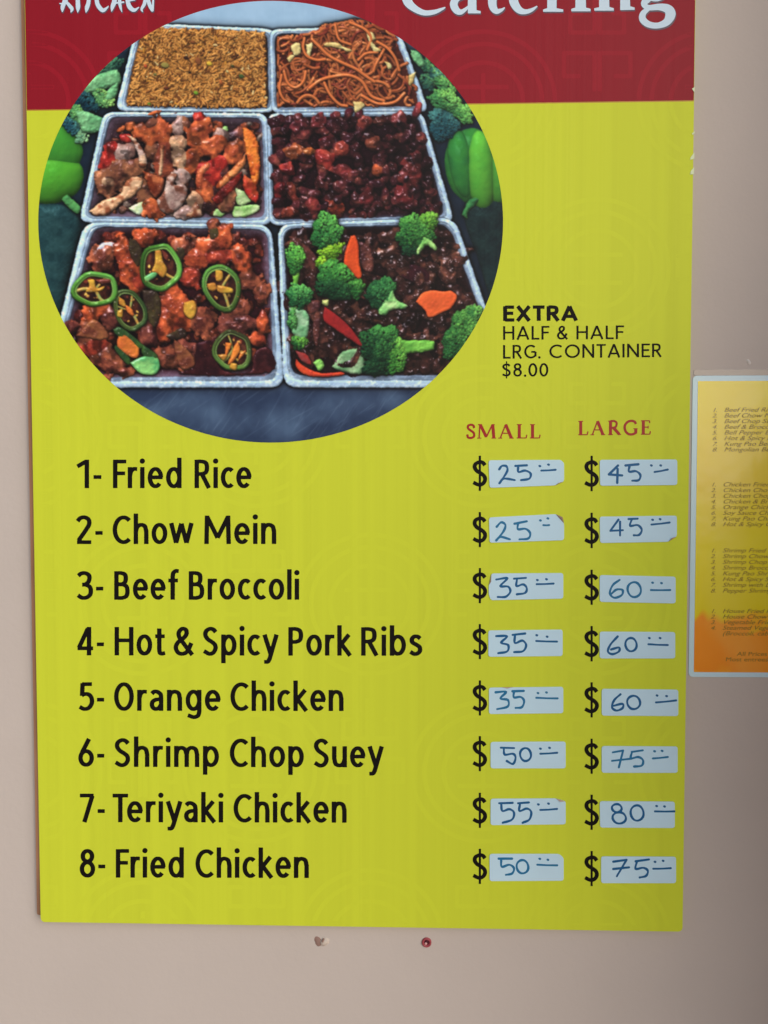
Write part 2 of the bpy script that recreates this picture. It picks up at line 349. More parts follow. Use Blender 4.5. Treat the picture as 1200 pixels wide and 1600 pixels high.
COL = np.zeros((PHI, PWI, 3), F32); HT = np.full((PHI, PWI), -22, F32); GL = np.zeros((PHI, PWI), F32)
AX = (PX0+np.arange(PWI)/PS).astype(F32); AY = (PY0+np.arange(PHI)/PS).astype(F32)

def win(x0, y0, x1, y1):
    a = max(0, int((x0-PX0)*PS)); b = min(PWI, int((x1-PX0)*PS)+2)
    c = max(0, int((y0-PY0)*PS)); d = min(PHI, int((y1-PY0)*PS)+2)
    if b-a < 1 or d-c < 1: return None
    return slice(c, d), slice(a, b)

def C3(c): return np.array(c, F32)/255
def put(w, mask, z, colr, gloss, over=False):
    ht = HT[w]
    m = mask if over else (mask & (z > ht))
    if not m.any(): return
    ht[m] = z[m] if isinstance(z, np.ndarray) else z
    cw = COL[w]
    cw[m] = colr[m] if getattr(colr, 'ndim', 1) == 3 else colr
    GL[w][m] = gloss

def mixc(c1, c2, t):
    t = np.clip(t, 0, 1)[..., None]
    return C3(c1)*(1-t)+C3(c2)*t

def chunk(cx, cy, rx, ry, rot=0, z=0, h=5, c1=(150, 70, 30), c2=(90, 40, 20), rough=.3, gloss=.3, bump=.22, fine=False, over=False, var=1.5):
    R = max(rx, ry)*(1+rough)+1
    w = win(cx-R, cy-R, cx+R, cy+R)
    if w is None: return
    x = AX[w[1]][None, :]-cx; y = AY[w[0]][:, None]-cy
    a = math.radians(rot); ca, sa = math.cos(a), math.sin(a)
    u = (x*ca+y*sa)/rx; v = (-x*sa+y*ca)/ry
    nz = FBF[w] if fine else FB[w]
    d = np.sqrt(u*u+v*v)*np.clip(1+rough*(nz*1.1+N12[w]*.5), .74, 2)
    zz = z+h*np.sqrt(np.clip(1-d*d, 0, 1))+bump*h*(N6[w]*.75+N3[w]*.3)
    cm = mixc(c1, c2, .5+var*(FBF[w]*.6+N12[w]*.4))
    if gloss >= .4: cm = cm*(1-.42*np.clip((NC[w]-.1)*2.5, 0, 1))[..., None]+C3((236, 150, 90))*(.16*np.clip((-NC[w]-.3)*3, 0, 1))[..., None]
    put(w, d < 1, zz.astype(F32), cm, gloss, over)

def smooth(pts, n=8):
    p = np.array(pts, float)
    if len(p) < 3: return p
    q = np.vstack([2*p[0]-p[1], p, 2*p[-1]-p[-2]]); out = []
    for i in range(len(p)-1):
        a, b, c, d = q[i:i+4]
        for t in np.arange(n)/n:
            out.append(.5*((2*b)+(c-a)*t+(2*a-5*b+4*c-d)*t*t+(3*b-a-3*c+d)*t**3))
    out.append(p[-1]); return np.array(out)

def pdist(w, pts):
    x = AX[w[1]][None, :]; y = AY[w[0]][:, None]
    dm = np.full((y.shape[0], x.shape[1]), 1e9, F32); ins = np.zeros(dm.shape, bool)
    n = len(pts)
    for i in range(n):
        ax_, ay_ = pts[i]; bx_, by_ = pts[(i+1) % n]
        dx, dy = bx_-ax_, by_-ay_; L = dx*dx+dy*dy+1e-9
        t = np.clip(((x-ax_)*dx+(y-ay_)*dy)/L, 0, 1)
        dm = np.minimum(dm, (x-ax_-t*dx)**2+(y-ay_-t*dy)**2)
        if abs(dy) > 1e-9:
            c = ((ay_ > y) != (by_ > y)) & (x < dx*(y-ay_)/dy+ax_)
            ins ^= c
    return np.where(ins, np.sqrt(dm), -np.sqrt(dm))

def poly(pts, z=0, h=4, edge=5, c1=(150, 70, 30), c2=(90, 40, 20), gloss=.3, wob=1.0, bump=.2, over=False, sm=True, tilt=(0, 0), var=1.2):
    if sm: pts = smooth(list(pts)+[pts[0]], 5)[:-1]
    p = np.array(pts); w = win(p[:, 0].min()-3, p[:, 1].min()-3, p[:, 0].max()+3, p[:, 1].max()+3)
    if w is None: return
    d = pdist(w, p)+wob*FBF[w]*1.5
    t = np.clip(d/edge, 0, 1)
    c = p.mean(0)
    zz = z+h*np.sqrt(np.clip(1-(1-t)**2, 0, 1))+bump*h*(N6[w]*.6+N3[w]*.5)
    zz = zz+tilt[0]*(AX[w[1]][None, :]-c[0])+tilt[1]*(AY[w[0]][:, None]-c[1])
    cm = mixc(c1, c2, .5+var*(FBF[w]*.6+N12[w]*.5))
    if .3 < gloss < .45: cm = cm*(1-np.clip((NC[w]-.02)*2.2, 0, .75)[..., None]*(1-C3((150, 84, 54))))
    put(w, d > 0, zz.astype(F32), cm, gloss, over)

def tube(pts, r, z=0, c1=(165, 85, 45), c2=None, gloss=.35, flat=1.0, sm=6, zs=None, over=False):
    p = smooth(pts, sm) if sm else np.array(pts, float)
    n = len(p); zz0 = np.full(n, z, float) if zs is None else np.interp(np.linspace(0, 1, n), np.linspace(0, 1, len(zs)), zs)
    cc = C3(c1)
    for i in range(n-1):
        a, b = p[i], p[i+1]
        w = win(min(a[0], b[0])-r, min(a[1], b[1])-r, max(a[0], b[0])+r, max(a[1], b[1])+r)
        if w is None: continue
        x = AX[w[1]][None, :]; y = AY[w[0]][:, None]
        dx, dy = b-a; L = dx*dx+dy*dy+1e-9
        t = np.clip(((x-a[0])*dx+(y-a[1])*dy)/L, 0, 1)
        d2 = ((x-a[0]-t*dx)**2+(y-a[1]-t*dy)**2)/(r*r)
        zt = zz0[i]*(1-t)+zz0[i+1]*t+r*flat*np.sqrt(np.clip(1-d2, 0, 1))
        k = cc if c2 is None else mixc(c1, c2, .5+1.3*FBF[w])
        put(w, d2 < 1, zt.astype(F32), k, gloss, over)

def crown(cx, cy, rx, ry, rot=0, z=6, h=9, cd=(25, 75, 40), cl=(95, 160, 60), lx=.3, ly=-.6, r0=1.5, r1=2.7, dens=1.0, gloss=.12):
    n = int(rx*ry*math.pi/(r0*r1)*1.15*dens)
    a = math.radians(rot)
    for _ in range(n):
        t = rng.random()*2*math.pi; q = math.sqrt(rng.random())
        bumpy = 1+.12*math.sin(3*t+cx)+.08*math.sin(7*t+cy)
        u, v = q*math.cos(t)*bumpy, q*math.sin(t)*bumpy
        x = cx+u*rx*math.cos(a)-v*ry*math.sin(a); y = cy+u*rx*math.sin(a)+v*ry*math.cos(a)
        r = rng.uniform(r0, r1)
        k = min(1, max(0, .38+.5*(u*lx+v*ly)/max(.3, math.hypot(lx, ly))*1.1+rng.normal()*.2+.35*float(FB[min(PHI-1, max(0, int((y-PY0)*PS))), min(PWI-1, max(0, int((x-PX0)*PS)))])))
        lump = 1.6*float(FB[min(PHI-1, max(0, int((y-PY0)*PS))), min(PWI-1, max(0, int((x-PX0)*PS)))])
        c = np.array(cd)*(1-k)+np.array(cl)*k
        w = win(x-r, y-r, x+r, y+r)
        if w is None: continue
        X = AX[w[1]][None, :]-x; Y = AY[w[0]][:, None]-y
        d2 = (X*X+Y*Y)/(r*r)
        zt = z+h*math.sqrt(max(0, 1-q*q))+lump*1.5+rng.uniform(-.6, .6)+r*np.sqrt(np.clip(1-d2, 0, 1))
        put(w, d2 < 1, zt.astype(F32), C3(c), gloss)

def speck(n, quad, zoff, c, r=(.7, 1.3), gl=0):
    for _ in range(n):
        u, v = rng.random(), rng.random()
        q = np.array(quad, float)
        x, y = (q[0]*(1-u)+q[1]*u)*(1-v)+(q[3]*(1-u)+q[2]*u)*v
        w = win(x-2, y-2, x+2, y+2)
        if w is None: continue
        a = rng.random()*3.14; rr = rng.uniform(*r)
        X = AX[w[1]][None, :]-x; Y = AY[w[0]][:, None]-y
        U = X*math.cos(a)+Y*math.sin(a); V = -X*math.sin(a)+Y*math.cos(a)
        m = (U/rr)**2+(V/(rr*.6))**2 < 1
        k = rng.uniform(.45, 1)
        cw = COL[w]; cw[m] = cw[m]*(1-k)+C3(c)*k

def rquad(q, r, n=6):
    q = [np.array(p, float) for p in q]; out = []
    for i in range(4):
        p0, p1, p2 = q[i-1], q[i], q[(i+1) % 4]
        a = p1+(p0-p1)/np.linalg.norm(p0-p1)*r; b = p1+(p2-p1)/np.linalg.norm(p2-p1)*r
        for t in np.linspace(0, 1, n): out.append((1-t)**2*a+2*t*(1-t)*p1+t*t*b)
    return np.array(out)

# table under the trays: pale at the back, slate at the front, brushed streaks
ty = ((AY-0)/690)[:, None]+AX[None, :]*0
st = N6*.3+N12*.4+N30*.6
top = mixc((160, 194, 220), (138, 174, 202), .4+.3*st)
mid = mixc((18, 34, 50), (30, 48, 66), .5+.6*st)
low = mixc((42, 60, 88), (74, 98, 126), .35+.25*st+.35*np.sin(AY[:, None]*.07+N70*2)+.2*N30)
k1 = np.clip((ty-.06)/.06, 0, 1)[..., None]; k2 = np.clip((ty-.80)/.07, 0, 1)[..., None]
COL[:] = top*(1-k1)+(mid*(1-k2)+low*k2)*k1
for _ in range(150):                          # brushed scratches on the steel
    x = rng.uniform(150, 700); y = rng.uniform(600, 690); L = rng.uniform(8, 34); a = math.radians(rng.uniform(-65, -25))
    w = win(x-L, y-L, x+L, y+L)
    if w is None: continue
    X = AX[w[1]][None, :]-x; Y = AY[w[0]][:, None]-y
    U = X*math.cos(a)+Y*math.sin(a); V = -X*math.sin(a)+Y*math.cos(a)
    m = np.exp(-(V/.7)**2)*np.clip(1-(U/L)**2, 0, 1)*rng.uniform(.05, .22)
    COL[w] = COL[w]*(1-m[..., None])+C3((150, 175, 200))*m[..., None]

# vegetables around the trays -------------------------------------------------
def stalk(pts, c1=(120, 178, 125), c2=(88, 150, 100), z=-8, h=6, edge=7, **k): poly(pts, z=z, h=h, edge=edge, c1=c1, c2=c2, gloss=.08, **k)
# left side: broccoli, green pepper, courgette
crown(172, 108, 22, 14, -35, z=-20, h=4, cd=(16, 50, 48), cl=(66, 122, 86))
stalk([(184, 108), (150, 118), (128, 136), (140, 146), (160, 140), (190, 130)], z=-14)
stalk([(188, 120), (165, 146), (166, 160), (182, 150)], z=-13)
crown(161, 153, 20, 12, 40, z=-14, h=4, cd=(70, 130, 80), cl=(135, 185, 95))
crown(134, 158, 22, 14, 38, z=-16, h=5, cd=(12, 50, 66), cl=(40, 92, 92))
stalk([(116, 172), (140, 176), (168, 190), (158, 204), (132, 208), (124, 196)], z=-10)
crown(122, 180, 16, 10, 60, z=-12, h=4, cd=(60, 115, 70), cl=(120, 175, 90))
crown(112, 196, 16, 12, 40, z=-13, h=4, cd=(24, 70, 84), cl=(70, 130, 120))
crown(128, 214, 9, 10, 30, z=-13, h=3, cd=(80, 130, 100), cl=(140, 185, 130))
chunk(86, 232, 48, 42, 30, z=-30, h=22, c1=(70, 150, 44), c2=(48, 130, 44), rough=.02, gloss=.1, bump=.01, var=.35)
chunk(80, 278, 56, 44, -8, z=-34, h=30, c1=(86, 164, 44), c2=(62, 150, 40), rough=.02, gloss=.1, bump=.01, var=.35)
poly([(56, 318), (95, 318), (118, 332), (128, 360), (112, 420), (92, 500), (56, 500)], z=-26, h=14, edge=26, c1=(24, 58, 62), c2=(36, 74, 76), gloss=.12, wob=.4, bump=.02)
poly([(96, 312), (106, 306), (126, 324), (122, 334), (108, 326)], z=-12, h=4, edge=5, c1=(84, 150, 80), c2=(62, 124, 70), gloss=.05)
# right side
stalk([(642, 78), (655, 82), (664, 100), (655, 104), (644, 92)], z=-14, edge=4)
crown(668, 104, 16, 8, 45, z=-16, h=3, cd=(30, 80, 60), cl=(105, 170, 95))
crown(684, 120, 22, 10, 45, z=-17, h=4, cd=(26, 72, 72), cl=(90, 150, 110))
crown(670, 128, 14, 14, 20, z=-18, h=4, cd=(26, 72, 66), cl=(86, 145, 85))
crown(694, 132, 20, 9, 40, z=-14, h=4, cd=(50, 110, 62), cl=(112, 175, 84))
crown(698, 158, 28, 16, 25, z=-12, h=6, cd=(48, 110, 62), cl=(118, 180, 84))
crown(722, 176, 20, 12, 40, z=-12, h=4, cd=(52, 118, 60), cl=(116, 182, 84))
crown(692, 194, 22, 27, -15, z=-14, h=7, cd=(20, 66, 76), cl=(62, 118, 112))
chunk(742, 262, 52, 70, -14, z=-36, h=30, c1=(56, 140, 46), c2=(30, 104, 50), rough=.02, gloss=.14, bump=.01, var=.35)
chunk(724, 258, 24, 56, -10, z=-24, h=20, c1=(52, 134, 48), c2=(26, 96, 48), rough=.03, gloss=.2, bump=.01, var=.35)
chunk(782, 266, 26, 58, 6, z=-26, h=24, c1=(86, 160, 50), c2=(50, 132, 46), rough=.03, gloss=.2, bump=.01, var=.35)
chunk(752, 268, 27, 64, -4, z=-24, h=26, c1=(96, 168, 52), c2=(60, 146, 46), rough=.02, gloss=.1, bump=.01, var=.35)
poly([(722, 330), (745, 314), (792, 318), (792, 470), (768, 470), (745, 400), (730, 360)], z=-24, h=14, edge=30, c1=(14, 34, 38), c2=(22, 48, 48), gloss=.08, wob=.3, bump=.02)
poly([(722, 336), (732, 314), (750, 309), (745, 318), (732, 330), (730, 342)], z=-10, h=4, edge=5, c1=(60, 130, 66), c2=(40, 100, 56), gloss=.05)

# foil trays ------------------------------------------------------------------
RIM1, RIM2 = (170, 198, 222), (132, 164, 194)
TRAYS = {'rice': ([(214, 36), (430, 45), (430, 177), (180, 174)], [(222, 44), (418, 53), (420, 170), (195, 166)], 17),
         'noodle': ([(421, 46), (622, 40), (671, 175), (424, 178)], [(430, 54), (614, 50), (656, 166), (433, 168)], 15),
         'chicken': ([(162, 175), (418, 177), (426, 352), (123, 348)], [(172, 183), (409, 185), (414, 341), (138, 338)], 17),
         'ribs': ([(418, 177), (660, 174), (711, 348), (420, 353)], [(425, 184), (653, 182), (695, 337), (428, 344)], 17),
         'spicy': ([(131, 347), (425, 351), (445, 606), (68, 606)], [(147, 355), (418, 359), (427, 588), (86, 590)], 24),
         'beef': ([(434, 350), (710, 339), (804, 606), (443, 606)], [(443, 358), (700, 351), (786, 586), (456, 587)], 24)}
for nm, (qo, qi, r) in TRAYS.items():
    po = rquad(qo, r); pi_ = rquad(qi, r*.8)
    w = win(po[:, 0].min()-3, po[:, 1].min()-3, po[:, 0].max()+3, po[:, 1].max()+3)
    do = pdist(w, po)+.5*N6[w]+.25*N3[w]; di = pdist(w, pi_)+.5*N6[w]+.3*N3[w]
    x = AX[w[1]][None, :]+0*do
    ring = (do > 0) & (di < 0); tt = np.clip(do/np.maximum(do-di, .1), 0, 1)
    zz = -1+2.6*np.sqrt(np.clip(1-(tt*2-1)**2, 0, 1))-.8*np.exp(-((tt-.62)/.09)**2)+.1*N2[w]+.35*N6[w]
    cc = mixc(RIM1, RIM2, .3+.3*N12[w]+.25*N6[w])
    cc = cc*(1-.38*np.exp(-((tt-.62)/.07)**2)*np.clip(.7+N12[w]*1.2, 0, 1))[..., None]
    inn = np.clip((tt-.66)/.12, 0, 1)*(.55+.35*np.clip(N12[w]*1.5+.3, 0, 1)); cc = cc*(1-inn[..., None])+C3((84, 100, 122))*inn[..., None]
    gl_ = np.clip((N3[w]-.35)*2, 0, .5)[..., None]*(1-inn[..., None]); cc = cc*(1-gl_)+C3((214, 230, 242))*gl_
    put(w, ring, zz.astype(F32), cc, .25, True)
    fl = {'rice': (120, 84, 40), 'noodle': (84, 36, 24), 'chicken': (70, 44, 52), 'ribs': (34, 10, 18), 'spicy': (52, 14, 22), 'beef': (36, 16, 18)}[nm]
    wallc = mixc((116, 96, 116), fl, np.clip(di/14, 0, 1)+.4*FBF[w]) if nm in ('chicken', 'spicy') else mixc((50, 46, 60), fl, np.clip(di/5, 0, 1)+.3*FBF[w])
    put(w, di > 0, (-3-6*np.clip(di/12, 0, 1)+.4*N3[w]).astype(F32), wallc, .25, True)

def inq(q, m=0.0):
    q = np.array(q, float); u, v = rng.uniform(m, 1-m), rng.uniform(m, 1-m)
    return (q[0]*(1-u)+q[1]*u)*(1-v)+(q[3]*(1-u)+q[2]*u)*v, u, v

# fried rice
rq = [(226, 44), (412, 52), (415, 167), (200, 164)]
poly([(220, 50), (260, 44), (330, 42), (410, 52), (416, 60), (417, 160), (410, 168), (300, 167), (205, 165), (197, 155), (208, 95)], z=-3, h=5, edge=8, c1=(156, 104, 46), c2=(100, 62, 28), gloss=0, wob=1.6, bump=.3)
for _ in range(5200):
    (x, y), u, v = inq(rq)
    a = rng.random()*math.pi; L = rng.uniform(1.8, 3.6); k = rng.random()
    zz = 2.6+4.5*max(-.3, float(FB[int((y-PY0)*PS), int((x-PX0)*PS)]))+rng.uniform(-1.6, 1.6)
    c = np.array((152, 98, 40))*(1-k)+np.array((200, 146, 74))*k
    q = rng.random()
    if q < .16: c = np.array((104, 62, 28))
    elif q < .17: c = np.array((190, 132, 44))
    elif q < .19: c = np.array((200, 178, 120))
    tube([(x-L*math.cos(a), y-L*math.sin(a)), (x+L*math.cos(a), y+L*math.sin(a))], rng.uniform(1.3, 1.9), zz, c, gloss=.1, sm=0)
for x, y, r, c in [(290, 90, 5, (60, 36, 26)), (297, 113, 5, (52, 40, 34)), (372, 87, 5, (62, 32, 22)), (318, 80, 3, (64, 36, 20)), (260, 138, 4, (92, 46, 26)),
                   (378, 120, 5, (60, 84, 42)), (328, 100, 5, (186, 158, 50)), (306, 145, 4, (112, 160, 44)), (232, 162, 4, (96, 150, 40)), (227, 103, 4, (190, 84, 44)),
                   (243, 116, 4, (110, 110, 56)), (364, 104, 3, (66, 76, 40)), (356, 112, 3, (188, 180, 120)), (258, 102, 6, (132, 122, 60)), (302, 66, 4, (120, 70, 34)),
                   (332, 46, 4, (120, 70, 38)), (272, 50, 3, (110, 66, 36)), (412, 148, 4, (190, 140, 44)), (345, 130, 5, (176, 96, 44)), (310, 96, 6, (120, 72, 40))]:
    chunk(x, y, r*.8, r*.55, rng.uniform(0, 90), 5.2, 1.6, c, tuple(np.array(c)*.75), gloss=.1, rough=.8)

# chow mein
poly([(434, 64), (470, 60), (500, 50), (530, 40), (556, 38), (580, 42), (600, 52), (612, 60), (636, 95), (652, 140), (655, 158), (645, 168), (560, 170), (440, 167), (432, 155)], z=-4, h=5, edge=8, c1=(92, 38, 24), c2=(60, 24, 20), gloss=.2)
nq = [(438, 58), (604, 46), (648, 160), (440, 162)]
for i in range(620):
    (x, y), u, v = inq(nq)
    if rng.random() < .14: x, y = rng.uniform(500, 600), rng.uniform(38, 60)
    a = rng.random()*6.28; L = rng.uniform(16, 52); n = 5; cur = rng.normal()*.06
    pts = [(x, y)]
    for j in range(n):
        a += cur*L/n+rng.normal()*.16
        x += math.cos(a)*L/n; y += math.sin(a)*L/n
        yl = float(np.interp(x, [430, 470, 500, 525, 550, 575, 600, 620], [60, 56, 48, 38, 34, 36, 46, 58]))+rng.uniform(-1.5, 3)
        x = min(650 if y > 130 else 618+(y-60)*.45, max(435, x)); y = min(164+rng.uniform(-4, 3), max(yl, y)); pts.append((x, y))
    k = rng.random(); c = np.array((124, 58, 32))*(1-k)+np.array((188, 112, 60))*k
    if rng.random() < .15: c = np.array((112, 46, 32))
    zb = -5+10*i/620; tube(pts, rng.uniform(1.7, 2.7), 0, c, gloss=.4, zs=[zb+rng.uniform(-2, 1) for _ in range(4)], sm=5)
for pts, r in [([(488, 62), (500, 74), (515, 88), (534, 98), (556, 108), (570, 118), (585, 128)], 2.8), ([(484, 138), (500, 126), (520, 120), (545, 118), (566, 128), (580, 150), (600, 158)], 2.8),
               ([(476, 60), (474, 75), (480, 88), (495, 94), (508, 93)], 2.5), ([(444, 112), (450, 130), (462, 137), (474, 128), (478, 112)], 2.4), ([(507, 130), (516, 148), (530, 163), (542, 166)], 2.6),
               ([(440, 118), (437, 140), (443, 155), (452, 160)], 2.4), ([(590, 66), (606, 76), (618, 92), (624, 110)], 2.6), ([(548, 36), (570, 46), (580, 60), (574, 78)], 2.6), ([(524, 40), (530, 62), (548, 70)], 2.4),
               ([(566, 150), (590, 162), (616, 160), (632, 146)], 2.6), ([(600, 78), (588, 100), (584, 112)], 2.2), ([(560, 94), (572, 84), (590, 82)], 2.4)]:
    tube(pts, r, 7.5, (186, 104, 54), gloss=.45, zs=[6, 8, 6.5])
CB1, CB2 = (200, 194, 136), (170, 146, 86)
for pts in [[(452, 72), (462, 64), (472, 68), (470, 84), (460, 90), (455, 82)], [(447, 92), (455, 84), (462, 88), (452, 98)], [(476, 68), (490, 66), (486, 84), (484, 90), (478, 84)], [(500, 68), (520, 64), (534, 70), (550, 78), (560, 80), (545, 82), (525, 74), (505, 73)],
            [(570, 46), (582, 48), (588, 60), (582, 64), (590, 76), (598, 82), (584, 84), (576, 68)], [(600, 96), (610, 98), (614, 106), (606, 110)], [(638, 116), (652, 110), (646, 128), (638, 136)], [(550, 158), (566, 158), (572, 166), (556, 178), (552, 170)]]:
    mc = np.mean(pts, 0); poly([tuple(mc+(np.array(p)-mc)*.84) for p in pts], z=7, h=2.6, edge=4, c1=CB1, c2=CB2, gloss=.2, wob=1.4)
for x, y in [(555, 32), (560, 36), (512, 42), (570, 36), (598, 50)]: chunk(x, y, 4, 3, rng.uniform(0, 90), 3, 3, (110, 60, 44), (70, 34, 34))

# teriyaki chicken (coordinates of the crop: 120+x/3.75, 160+y/3.75)
def cc_(x, y): return (120+x/3.75, 160+y/3.75)
OR1, OR2, BR1, BR2, CR1, CR2, DK1, DK2, RD1, RD2 = (182, 92, 48), (128, 54, 32), (140, 90, 60), (86, 48, 38), (196, 160, 124), (140, 98, 74), (62, 34, 34), (40, 18, 26), (170, 42, 34), (130, 34, 30)
GY1, GY2 = (176, 152, 142), (116, 84, 76)
for i in range(260):
    (x, y), u, v = inq([(184, 196), (404, 192), (408, 336), (150, 332)])
    c = [(150, 70, 40), (96, 46, 36), (186, 96, 50), (176, 150, 134), (120, 84, 70), (70, 36, 34)][rng.integers(6)]
    chunk(x, y, rng.uniform(4, 10), rng.uniform(3, 7), rng.uniform(0, 180), -8+6*i/260, rng.uniform(3, 5), c, np.array(c)*.6, rough=.5, gloss=.4, bump=.3)
for (x, y, rx, ry, rot, z, c) in [
    (420, 560, 170, 70, 0, -8, 'D'), (620, 310, 260, 100, 0, -8, 'D'), (860, 560, 180, 100, 0, -8, 'D'), (650, 600, 100, 60, 0, -7, 'D'),
    (205, 265, 48, 36, 0, 0, 'R'), (185, 340, 46, 62, 10, 0, 'R'), (285, 215, 38, 26, 30, 1, 'R'), (385, 180, 36, 60, 20, 2, 'O'), (480, 165, 70, 80, 0, 2, 'O'), (440, 120, 40, 30, 0, 3, 'B'),
    (590, 150, 34, 60, -20, 1, 'G'), (640, 130, 40, 36, 0, 0, 'B'), (600, 230, 50, 40, 30, 2, 'C'), (715, 90, 34, 34, 0, 3, 'R'), (720, 175, 72, 78, 10, 4, 'O'), (690, 240, 40, 34, 0, 3, 'O'),
    (455, 290, 60, 60, 0, 0, 'B'), (510, 330, 46, 100, 5, 2, 'b'), (610, 330, 44, 70, -10, 3, 'C'), (670, 340, 44, 86, 5, 3, 'O'), (800, 260, 80, 62, -35, 5, 'O'), (850, 200, 56, 44, 0, 1, 'G'),
    (925, 210, 60, 52, 0, 0, 'K'), (915, 300, 58, 68, 0, 4, 'O'), (835, 345, 50, 40, 0, 4, 'R'), (780, 420, 80, 84, 10, 3, 'R'), (745, 490, 50, 90, 0, 4, 'O'), (850, 410, 50, 50, 0, 2, 'K'),
    (290, 290, 70, 58, 0, 1, 'G'), (250, 400, 100, 60, -30, 2, 'B'), (180, 480, 66, 70, 0, 3, 'B'), (190, 470, 34, 28, 0, 5, 'C'), (330, 370, 56, 44, 0, 1, 'B'), 
    (400, 520, 50, 60, 0, -1, 'B'), (620, 440, 40, 44, 0, 4, 'G'), (800, 540, 90, 70, -20, 2, 'K'), (885, 590, 40, 70, 0, 5, 'B'), (765, 610, 40, 40, 0, 2, 'K'), (450, 630, 50, 50, 0, 3, 'O'), (700, 580, 44, 60, 20, 3, 'C'), (650, 640, 60, 34, 0, 3, 'G')]:
    a, b = dict(R=(RD1, RD2), O=(OR1, OR2), B=(BR1, BR2), b=((140, 66, 42), (84, 38, 34)), C=(CR1, CR2), D=(DK1, DK2), K=((96, 48, 40), (50, 26, 30)), G=(GY1, GY2))[c]
    X, Y = cc_(x, y); chunk(X, Y, rx/3.75*1.18, ry/3.75*1.12, rot+rng.uniform(-25, 25), z, 5.5, a, b, rough=.42, gloss=.5, bump=.2)
for pts, c, z in [([(70, 640), (150, 580), (250, 540), (290, 460), (360, 435), (390, 470), (340, 540), (250, 600), (180, 660), (120, 665)], (CR1, (196, 150, 110)), 6),
                  ([(290, 190), (340, 210), (385, 270), (410, 320), (405, 380), (370, 370), (360, 300), (330, 240)], (CR1, GY1), 5), ([(490, 250), (512, 260), (505, 400), (480, 430), (485, 340)], (CR1, BR1), 5),
                  ([(385, 400), (440, 420), (510, 450), (500, 520), (460, 560), (420, 500)], ((170, 96, 56), (120, 60, 40)), 4), ([(560, 405), (590, 430), (570, 480), (620, 480), (650, 520), (620, 600), (560, 650), (500, 640), (470, 580), (510, 520), (530, 440)], ((186, 166, 154), (128, 100, 92)), 7),
                  ([(970, 150), (1010, 160), (1060, 230), (1075, 380), (1060, 480), (1030, 470), (1000, 340)], ((214, 124, 44), (184, 84, 34)), 7), ([(980, 420), (1040, 470), (1065, 540), (1050, 590), (1010, 560), (975, 500)], (OR1, RD1), 6),
                  ([(990, 300), (985, 370), (900, 460), (830, 510), (820, 480), (900, 400), (960, 340)], ((206, 140, 80), (170, 90, 50)), 7), ([(970, 400), (960, 450), (900, 540), (830, 600), (800, 560), (880, 470)], ((150, 44, 32), (90, 28, 28)), 6),
                  ([(770, 350), (780, 380), (740, 440), (730, 540), (700, 480), (710, 400)], ((200, 130, 84), (170, 84, 50)), 6), ([(700, 570), (735, 640), (730, 670), (640, 670), (670, 620)], (CR1, GY2), 6)]:
    poly([cc_(*p) for p in pts], z=z, h=4.5, edge=6, c1=c[0], c2=c[1], gloss=.4, wob=1.2, bump=.12)
for pts in [[(930, 500), (1000, 530), (1030, 570), (960, 610), (930, 570)], [(920, 610), (1060, 600), (1060, 640), (980, 672), (915, 670)], [(800, 640), (840, 610), (870, 640), (850, 668), (800, 668)], [(300, 620), (380, 580), (440, 570), (400, 640), (360, 660)], [(830, 165), (875, 140), (885, 165), (850, 180)]]:
    poly([cc_(*p) for p in pts], z=1, h=3, edge=4, c1=(190, 210, 160), c2=(120, 170, 90) if pts[0][0] > 700 else (150, 170, 170), gloss=.2)
speck(150, TRAYS['chicken'][1], 0, (226, 214, 214), (.5, 1.1))

# dark glazed ribs (400+x/3.75, 160+y/3.75)
rbq = TRAYS['ribs'][1]
for i in range(300):
    (x, y), u, v = inq([(428, 185), (651, 182), (690, 333), (431, 341)])
    k = rng.random(); c = np.array((48, 18, 26))*(1-k)+np.array((106, 46, 46))*k
    chunk(x, y, rng.uniform(6, 13), rng.uniform(5, 10), rng.uniform(0, 180), -6+9*i/300, rng.uniform(4, 6.5), c, c*.5, rough=.45, gloss=.8, bump=.35)
for x, y, rx, ry, c in [(225, 290, 70, 40, (150, 76, 42)), (305, 290, 36, 22, (170, 92, 44)), (400, 330, 56, 56, (140, 42, 38)), (500, 275, 40, 40, (130, 50, 40)), (500, 400, 60, 44, (120, 44, 44)), (190, 390, 50, 40, (130, 34, 36)), (710, 400, 40, 34, (150, 70, 40)),
                        (680, 240, 50, 40, (124, 62, 46)), (460, 610, 76, 50, (150, 56, 36)), (200, 645, 62, 38, (142, 58, 42)), (330, 605, 50, 40, (124, 46, 44)), (900, 420, 70, 100, (112, 40, 38)), (860, 540, 60, 60, (104, 34, 36)), (640, 120, 50, 40, (124, 52, 44)), (260, 140, 60, 50, (110, 44, 50)),
                        (360, 110, 50, 40, (120, 46, 48)), (140, 510, 40, 50, (124, 34, 38)), (210, 520, 34, 60, (130, 50, 40)), (470, 80, 30, 34, (92, 30, 40)), (540, 75, 26, 46, (80, 28, 38)), (600, 70, 24, 30, (80, 26, 36)), (940, 60, 26, 52, (110, 36, 44)), (840, 110, 60, 50, (110, 44, 44)), (640, 560, 44, 50, (116, 42, 44)), (940, 320, 44, 44, (104, 40, 42)), (400, 225, 40, 30, (116, 34, 40))]:
    chunk(400+x/3.75, 160+y/3.75, rx/3.75, ry/3.75, rng.uniform(-30, 30), 2.5, 5.5, c, np.array(c)*.62, rough=.35, gloss=.7, bump=.35)
speck(260, rbq, 0, (150, 110, 120), (.5, 1.0)); speck(100, rbq, 0, (222, 206, 220), (.5, 1.2))

